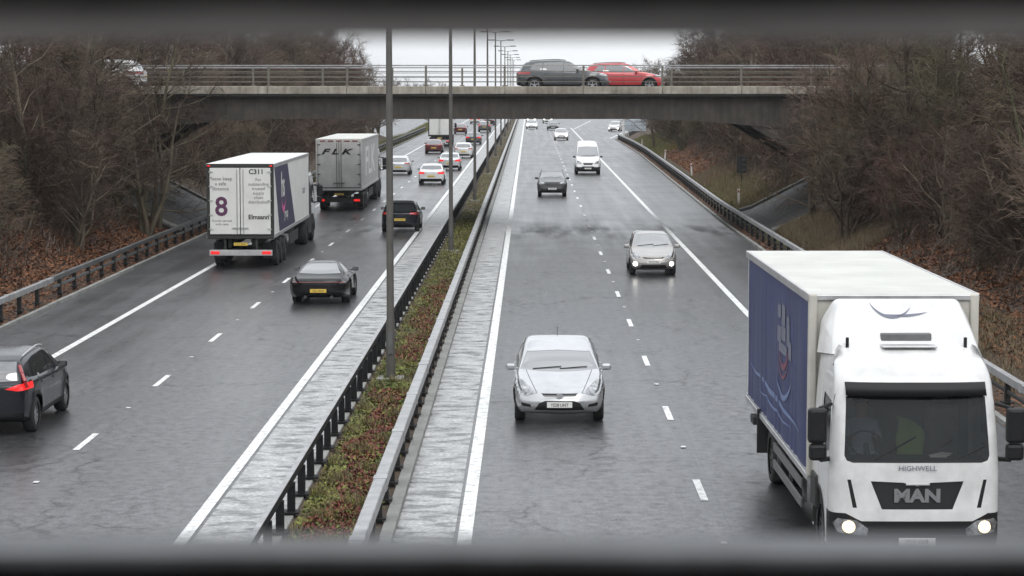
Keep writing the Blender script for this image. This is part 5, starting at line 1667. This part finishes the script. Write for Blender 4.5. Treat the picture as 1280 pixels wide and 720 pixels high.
def put_tree(vi, x, y, sc_, label, group, name=None):
    src = VAR[vi]
    if not used[vi]: o = src; used[vi] = True
    else:
        o = src.copy(); COL.objects.link(o)
        for ch in TREE_KIDS[vi]:
            c = ch.copy(); COL.objects.link(c); c.parent = o
    o.location = (x, y, terr(x, y) - .05); o.rotation_euler = (rnd.uniform(-.08, .08), rnd.uniform(-.08, .08), rnd.uniform(0, 6.28))
    o.scale = (sc_, sc_, sc_ * rnd.uniform(.9, 1.1))
    tag(o, label, "tree", group)
    return o
TREE_KIDS = [list(v.children) for v in VAR]
q = random.Random(5)
G = {
 'ln': ("bare brown tree in the thicket on the left bank before the bridge", "trees on the left bank before the bridge"),
 'rn': ("bare brown tree in the thicket on the right bank before the bridge", "trees on the right bank before the bridge"),
 'lf': ("bare tree in the brown wood left of the motorway beyond the bridge", "trees left beyond the bridge"),
 'rf': ("bare tree in the brown wood right of the motorway beyond the bridge", "trees right beyond the bridge")}
def in_bridge(x, y): return 102 < y < 121
def rows(key, y0, y1, dy, offs, side, big):
    y = y0
    while y < y1:
        for k, d in enumerate(offs):
            yy = y + q.uniform(-dy, dy) * .45; dd = d + q.uniform(-.9, .9)
            x = (foot_l(yy) - dd) if side < 0 else (foot_r(yy) + dd)
            if in_bridge(x, yy): continue
            vi = q.choice([2, 4, 6, 0]) if k == 0 else q.choice([0, 1, 3, 4, 5])
            s_ = q.uniform(.75, 1.1) * big
            if k == 0: s_ *= .8
            put_tree(vi, x, yy, s_, *G[key])
        y += dy
rows('ln', 64, 103, 3.2, [2.6, 5.4, 8.6, 12.5], -1, 1.0)
rows('rn', 50, 103, 3.2, [3.2, 5.8, 9.0, 13.0], 1, 1.0)
for (x, y, s_, v) in [(12.6, 88, .85, 4), (13.6, 92, .95, 1), (14.2, 96, 1.0, 3), (13.4, 99.5, .85, 0), (15.5, 100.5, 1.05, 4), (15.0, 90, 1.1, 5), (16.6, 97, 1.1, 1)]:
    put_tree(v, x, y, s_, *G['rn'])
for (x, y, s_, v) in [(-17.6, 86, .8, 4), (-18.4, 91, .95, 1), (-19.2, 95, 1.05, 3), (-18.6, 99.5, .9, 0), (-20.5, 100.5, 1.1, 4), (-20.0, 88, 1.1, 5), (-21.5, 97, 1.15, 1)]:
    put_tree(v, x, y, s_, *G['ln'])
for (x, y, s_, v) in [(-17.0, 97.5, 1.0, 1), (-17.2, 101.5, .95, 3), (-18.0, 103.2, 1.15, 5), (-19.5, 93, 1.2, 5), (-18.8, 89, 1.15, 1), (-22.5, 101, 1.2, 3), (-20.6, 102.6, 1.1, 1)]:
    put_tree(v, x, y, s_, *G['ln'])
for (x, y, s_, v) in [(13.0, 101.8, .9, 3), (14.5, 103, 1.0, 1)]:
    put_tree(v, x, y, s_, *G['rn'])
rows('lf', 122, 200, 6.0, [2.2, 5.5, 10], -1, 1.25)
rows('rf', 122, 200, 6.0, [3.2, 6.5, 11], 1, 1.25)
rows('lf', 203, 300, 6.5, [2.0, 5.5, 10], -1, 1.5)
rows('rf', 203, 300, 7.0, [2.6, 6.5, 12], 1, 1.4)
put_tree(5, 13.2, 236, 1.05, "tall bare tree against the sky, right of the red car on the bridge", None)
rows('lf', 310, 420, 16.0, [4, 12], -1, 1.35)
rows('rf', 310, 420, 16.0, [5, 12], 1, 1.1)
rows('lf', 440, 640, 30.0, [5, 14], -1, 1.35)
rows('rf', 440, 640, 30.0, [5, 14], 1, 1.1)
for (x, y, s_, v) in [(-33, 585, 1.3, 0), (-30, 600, 1.25, 4), (-27, 590, 1.15, 1), (-24, 610, 1.0, 0), (-21, 620, .85, 4), (-36, 575, 1.4, 4), (-29, 570, 1.1, 2)]:
    put_tree(v, x, y, s_, *G['lf'])
print("TREES", sum(o.name.startswith('bare_tree') for o in COL.objects))
for v, u in zip(VAR, used):
    if not u:
        for ch in list(v.children): bpy.data.objects.remove(ch)
        bpy.data.objects.remove(v)

# brambles and low brushwood that fill the banks (nobody could count the stems)
def brush(name, side, y0, y1, n, dmax, label, seed, hmax=1.8):
    q_ = np.random.RandomState(seed)
    y = y0 + (y1 - y0) * q_.rand(n) ** 1.25
    d = (1.6 if side > 0 else .9) + (dmax - 1.6) * q_.rand(n) ** .8
    f = np.array([foot_l(t) if side < 0 else foot_r(t) for t in y])
    x = f - d if side < 0 else f + d
    keep = ~((y > 103) & (y < 120))
    x, y, d = x[keep], y[keep], d[keep]; n = len(x)
    z = np.array([terr(a, b) for a, b in zip(x, y)])
    clump = .35 + .65 * np.clip(.5 + .5 * np.sin(x * 1.9 + y * .7) * np.sin(y * 1.1 - x * .6), 0, 1)
    h = q_.rand(n) * hmax * clump * np.clip(d / 2.5, .12, 1)
    P = np.stack([x, y, z + h], 1)
    ln = .25 + .75 * q_.rand(n); a = q_.rand(n) * 2 * np.pi; el = (q_.rand(n) - .25) * 1.6
    D = np.stack([np.cos(a) * np.cos(el), np.sin(a) * np.cos(el), np.sin(el)], 1)
    S = np.cross(D, np.array([.3, .2, 1.0])); S /= np.linalg.norm(S, axis=1)[:, None]
    w = (.006 + .012 * q_.rand(n))[:, None]
    V = np.stack([P - S * w, P + S * w, P + D * ln[:, None] + np.array([0, 0, .1])], 1).reshape(-1, 3)
    me = bpy.data.meshes.new(name); me.vertices.add(3 * n); me.vertices.foreach_set("co", V.ravel())
    me.loops.add(3 * n); me.loops.foreach_set("vertex_index", np.arange(3 * n))
    me.polygons.add(n); me.polygons.foreach_set("loop_start", np.arange(n) * 3); me.polygons.foreach_set("loop_total", np.full(n, 3))
    me.update(calc_edges=True); me.validate(); me.materials.append(M['brush'])
    tag(link(bpy.data.objects.new(name, me)), label, "brushwood", kind="stuff")
brush("undergrowth", -1, 55, 260, 150000, 14, "tangled brown bramble and brushwood on the left bank below the trees", 1)
brush("undergrowth", 1, 42, 260, 190000, 14, "tangled brown bramble and brushwood on the right bank below the trees", 2)

def bank_pos(side, y0, y1, d0, d1, pw=1.2):
    def f(q_):
        while True:
            y = y0 + (y1 - y0) * q_.rand() ** pw; d = d0 + (d1 - d0) * q_.rand()
            x = (foot_l(y) - d) if side < 0 else (foot_r(y) + d)
            if not (103.2 < y < 119.8): break
        return (x, y, terr(x, y) + .02 + .06 * q_.rand())
    return f
tag(scatter("leaf_litter", M['litter'], 45000, bank_pos(-1, 58, 103, -.2, 4.5), (.07, .17), .7, 5), "orange brown fallen leaves on the foot of the left bank", "leaf litter", kind="stuff")
tag(scatter("leaf_litter", M['litter'], 95000, bank_pos(1, 42, 230, .3, 6, 1.2), (.07, .18), .8, 6), "orange brown fallen leaves and dead bracken on the foot of the right bank", "leaf litter", kind="stuff")
# ------------------------------------------------------------------ grasses
def blades(name, mt, n, fpos, h, label, seed):
    q_ = np.random.RandomState(seed)
    P = np.array([fpos(q_) for _ in range(n)])
    a = q_.rand(n) * 2 * np.pi; ln = h[0] + (h[1] - h[0]) * q_.rand(n); t = .15 + .6 * q_.rand(n)
    D = np.stack([np.cos(a) * np.sin(t), np.sin(a) * np.sin(t), np.cos(t)], 1)
    S = np.stack([-np.sin(a), np.cos(a), np.zeros(n)], 1) * (.006 + .008 * q_.rand(n))[:, None]
    V = np.stack([P - S, P + S, P + D * ln[:, None]], 1).reshape(-1, 3)
    me = bpy.data.meshes.new(name); me.vertices.add(3 * n); me.vertices.foreach_set("co", V.ravel())
    me.loops.add(3 * n); me.loops.foreach_set("vertex_index", np.arange(3 * n))
    me.polygons.add(n); me.polygons.foreach_set("loop_start", np.arange(n) * 3); me.polygons.foreach_set("loop_total", np.full(n, 3))
    me.update(calc_edges=True); me.validate(); me.materials.append(mt)
    tag(link(bpy.data.objects.new(name, me)), label, "grass", kind="stuff")
blades("dry_grass", M['dry_grass'], 50000, bank_pos(1, 84, 103, .0, 4.2, 1.0), (.2, .7), "dry tan grass tussocks on the right bank before the bridge paving", 11)
blades("dry_grass", M['dry_grass'], 16000, bank_pos(1, 50, 84, -.6, 1.4, 1.0), (.1, .35), "dry grass fringe behind the right barrier beside the lorry", 14)
blades("green_grass", M['green_grass'], 12000, bank_pos(1, 120, 150, -.3, 2.2, 1.0), (.1, .45), "green grass on the right bank just behind the bridge paving", 12)
blades("green_grass", M['green_grass'], 30000, lambda q_: (lambda y: (-15.4 - q_.rand() * ip(y, [130, 200, 290, 312, 420], [1.2, 2.0, 2.8, 2.0, 3.4]), y, .0))(130 + 290 * q_.rand()), (.25, .6), "rough green verge between the left carriageway and the slip road", 13)
blades("green_grass", M['green_grass'], 26000, lambda q_: (lambda y: (rail_r(y) + .3 + 1.3 * q_.rand(), y, 0.0))(60 + 220 * q_.rand()), (.06, .3), "thin green grass strip behind the right barrier", 15)
blades("green_grass", M['green_grass'], 24000, bank_pos(1, 215, 300, -1.0, 3.0, 1.0), (.2, .5), "green verge at the far end of the right barrier near the big sign", 16)
blades("green_grass", M['green_grass'], 5000, lambda q_: (lambda s, u: (foot_r(100) + .2 + 7 * u, 103.3 + (16.2 if s else 0) + .3 * (q_.rand() - .5), .12 + 7 * u * .5))(q_.rand() < .5, q_.rand()), (.1, .4), "grass growing over the edges of the paved slope on the right under the bridge", 17)
def tuft_pos(q_):
    while True:
        p = med_pos(q_)
        if math.sin(p[1] * 2.9 + 1.1) * math.sin(p[0] * 5.2 + p[1] * .9) > .45: return (p[0], p[1], .07)
blades("grass_tufts", M['moss_green'], 9000, tuft_pos, (.07, .24), "taller green grass tufts standing out of the median weeds", 31)
blades("dry_stems", M['dry_grass'], 5000, tuft_pos, (.10, .30), "thin dead stems among the median weeds", 32)
def grit_pos(q_):
    y = 40 + 245 * q_.rand() ** 1.1
    return (edge_r(y) + .15 + (rail_r(y) + .5 - edge_r(y)) * q_.rand() ** 1.3 - .25 * (q_.rand() < .2), y, .03 + .02 * q_.rand())
tag(scatter("roadside_debris", M['litter'], 16000, grit_pos, (.03, .12), .5, 21), "wet dead leaves and grit gathered along the right kerb under the rail", "debris", kind="stuff")
def grit_l(q_):
    y = 55 + 150 * q_.rand() ** 1.1
    return (-15.1 - 1.0 * q_.rand(), y, .03 + .03 * q_.rand())
tag(scatter("roadside_debris", M['litter'], 14000, grit_l, (.03, .12), .5, 22), "wet dead leaves and grit gathered under the left rail", "debris", kind="stuff")

blades("dry_grass", M['dry_grass'], 18000, bank_pos(1, 120, 165, -.2, 3.5, 1.0), (.2, .6), "dry tan grass on the right bank behind the bridge paving", 18)
# ------------------------------------------------------------------ signs and posts
s_ = empty("road_sign", (13.2, 138, terr(13.2, 138)), 0, "small dark rectangular sign on a short post on the right bank behind the bridge", "road sign")
m = MB(); m.tube((0, 0, -.1), (0, 0, 1.0), .04, n=8); m.build("post", M['steel_dark'], s_)
m = MB(); m.box((0, -.05, 1.35), (.62, .03, 1.05), bev=.01); bd = m.build("board", M['sign_dark'], s_)
m = MB()
for k_ in range(3): m.box((.16, -.075, 1.05 + .3 * k_), (.26, .02, .06))
m.build("chevron_bar", M['steel_mid'], bd)
s_ = empty("direction_sign", (14.4, 302, 0), 0, "pale blue grey back of a large road sign beside the joining slip road", "road sign")
for x in (-.9, .9):
    m = MB(); m.tube((x, 0, -.1), (x, 0, 2.4), .06, n=8); m.build("post", M['steel'], s_)
m = MB(); m.box((0, -.06, 1.5), (2.9, .05, 1.6), bev=.02); m.build("board", M['sign_back'], s_)
m = MB()
for z in (1.0, 1.5, 2.0): m.box((0, -.10, z), (2.8, .03, .05))
m.build("stiffener", M['steel'], s_)
s_ = empty("slip_road_pole", (12.4, 292, 0), 0, "white pole beside the big sign at the end of the right barrier", "pole")
m = MB(); m.tube((0, 0, 0), (0, 0, 5.2), .14, .12, n=10); m.build("pole", M['p_white'], s_)
m = MB(); m.box((0, 0, 5.25), (.5, .3, .12), bev=.02); m.build("lantern", M['steel'], s_)
# marker posts
mk = None
for i, (x, y) in enumerate([(11.9, 126), (12.3, 168), (12.5, 205), (12.4, 245), (-16.2, 150), (-16.4, 210)]):
    if mk is None:
        mk = empty("marker_post"); m = MB(); m.box((0, 0, .5), (.12, .05, 1.0), bev=.015); m.build("post", M['p_white'], mk)
        m = MB(); m.box((0, -.03, .85), (.08, .012, .14)); m.build("reflector", M['tail'], mk); o = mk
    else: o = copy_tree(mk)
    o.location = (x, y, max(0, terr(x, y)) - .02); o.rotation_euler = (0, rnd.uniform(-.06, .06), 0)
    tag(o, "small white marker post behind the %s barrier beyond the bridge" % ("right" if x > 0 else "left"), "marker post", "marker posts behind the %s barrier" % ("right" if x > 0 else "left"))

# ------------------------------------------------------------------ the footbridge the picture is taken from
fb = empty("footbridge_railing", (0, .455, 5.5), 0, "out of focus dark horizontal rails of the footbridge parapet right in front of the viewer", "railing")
zs = [1.5 - .0945 - .135 - .0325 + .0, ]
def hbar(z0, z1, y0=-.012, y1=.010):
    m = MB(); m.box((0, (y0 + y1) / 2, (z0 + z1) / 2), (14, y1 - y0, z1 - z0), bev=.004); return m.build("rail", M['rail_paint'], fb)
gap, bar = .1045, .056
M['sky_sheen'] = mat("sky_sheen_grey", (.085, .087, .09), .5, var=.7, vscale=22)  # sky reflection on the rail tops, put into a pale base colour
M['bounce_paint'] = mat("handrail_bounce_light", (.55, .54, .54), .7, var=.6, vscale=22)  # light bounced up from the road, painted into the handrail colour
ztop = 1.5 + .0088
m = MB(); m.box((0, -.094, ztop + .02), (14, .15, .04), bev=.004); m.build("handrail", M['bounce_paint'], fb)
m = MB(); m.box((0, -.185, ztop + .0405), (14, .03, .08), bev=.003); m.build("handrail_shade_face", M['rail_paint'], fb)  # added black strip: shade on the handrail's near face as colour
z = ztop
for k_ in range(9):
    z1 = z - gap; z0 = z1 - bar
    hbar(z0, z1 - .003)
    m = MB(); m.box((0, .0, z1 - .0012), (14, .020, .0024)); m.build("rail_top_sheen", M['sky_sheen'], fb); z = z0  # pale strip stands in for the sky sheen on each bar
for i in range(-3, 4):
    if i == 0: continue
    m = MB(); m.box((i * 2.0 - (1.0 if i > 0 else -1.0), .035, .98), (.07, .045, 2.0), bev=.006); m.build("post", M['rail_paint'], fb)
fd = empty("footbridge_deck", (0, 0, 5.2), 0, "concrete footbridge deck under the railing at the viewer's feet", "footbridge")
m = MB(); m.box((0, -.95, .0), (60, 3.0, .36), bev=.02); m.build("slab", M['concrete'], fd)
m = MB(); m.box((0, .50, .12), (60, .16, .5), bev=.02); m.build("edge_beam", M['coping'], fd)
# ------------------------------------------------------------------ haze
hz = MB(); hz.box((0, 1150, 10.5), (2980, 2480, 24))
hm = bpy.data.materials.new("haze_air"); hm.use_nodes = True; hn = hm.node_tree; hn.nodes.clear()
ho = hn.nodes.new("ShaderNodeOutputMaterial"); hv = hn.nodes.new("ShaderNodeVolumePrincipled")
hv.inputs["Color"].default_value = (.93, .95, .97, 1); hv.inputs["Density"].default_value = .00012; hv.inputs["Anisotropy"].default_value = .2
hn.links.new(hv.outputs[0], ho.inputs["Volume"])
tag(hz.build("haze", hm), kind="stuff")
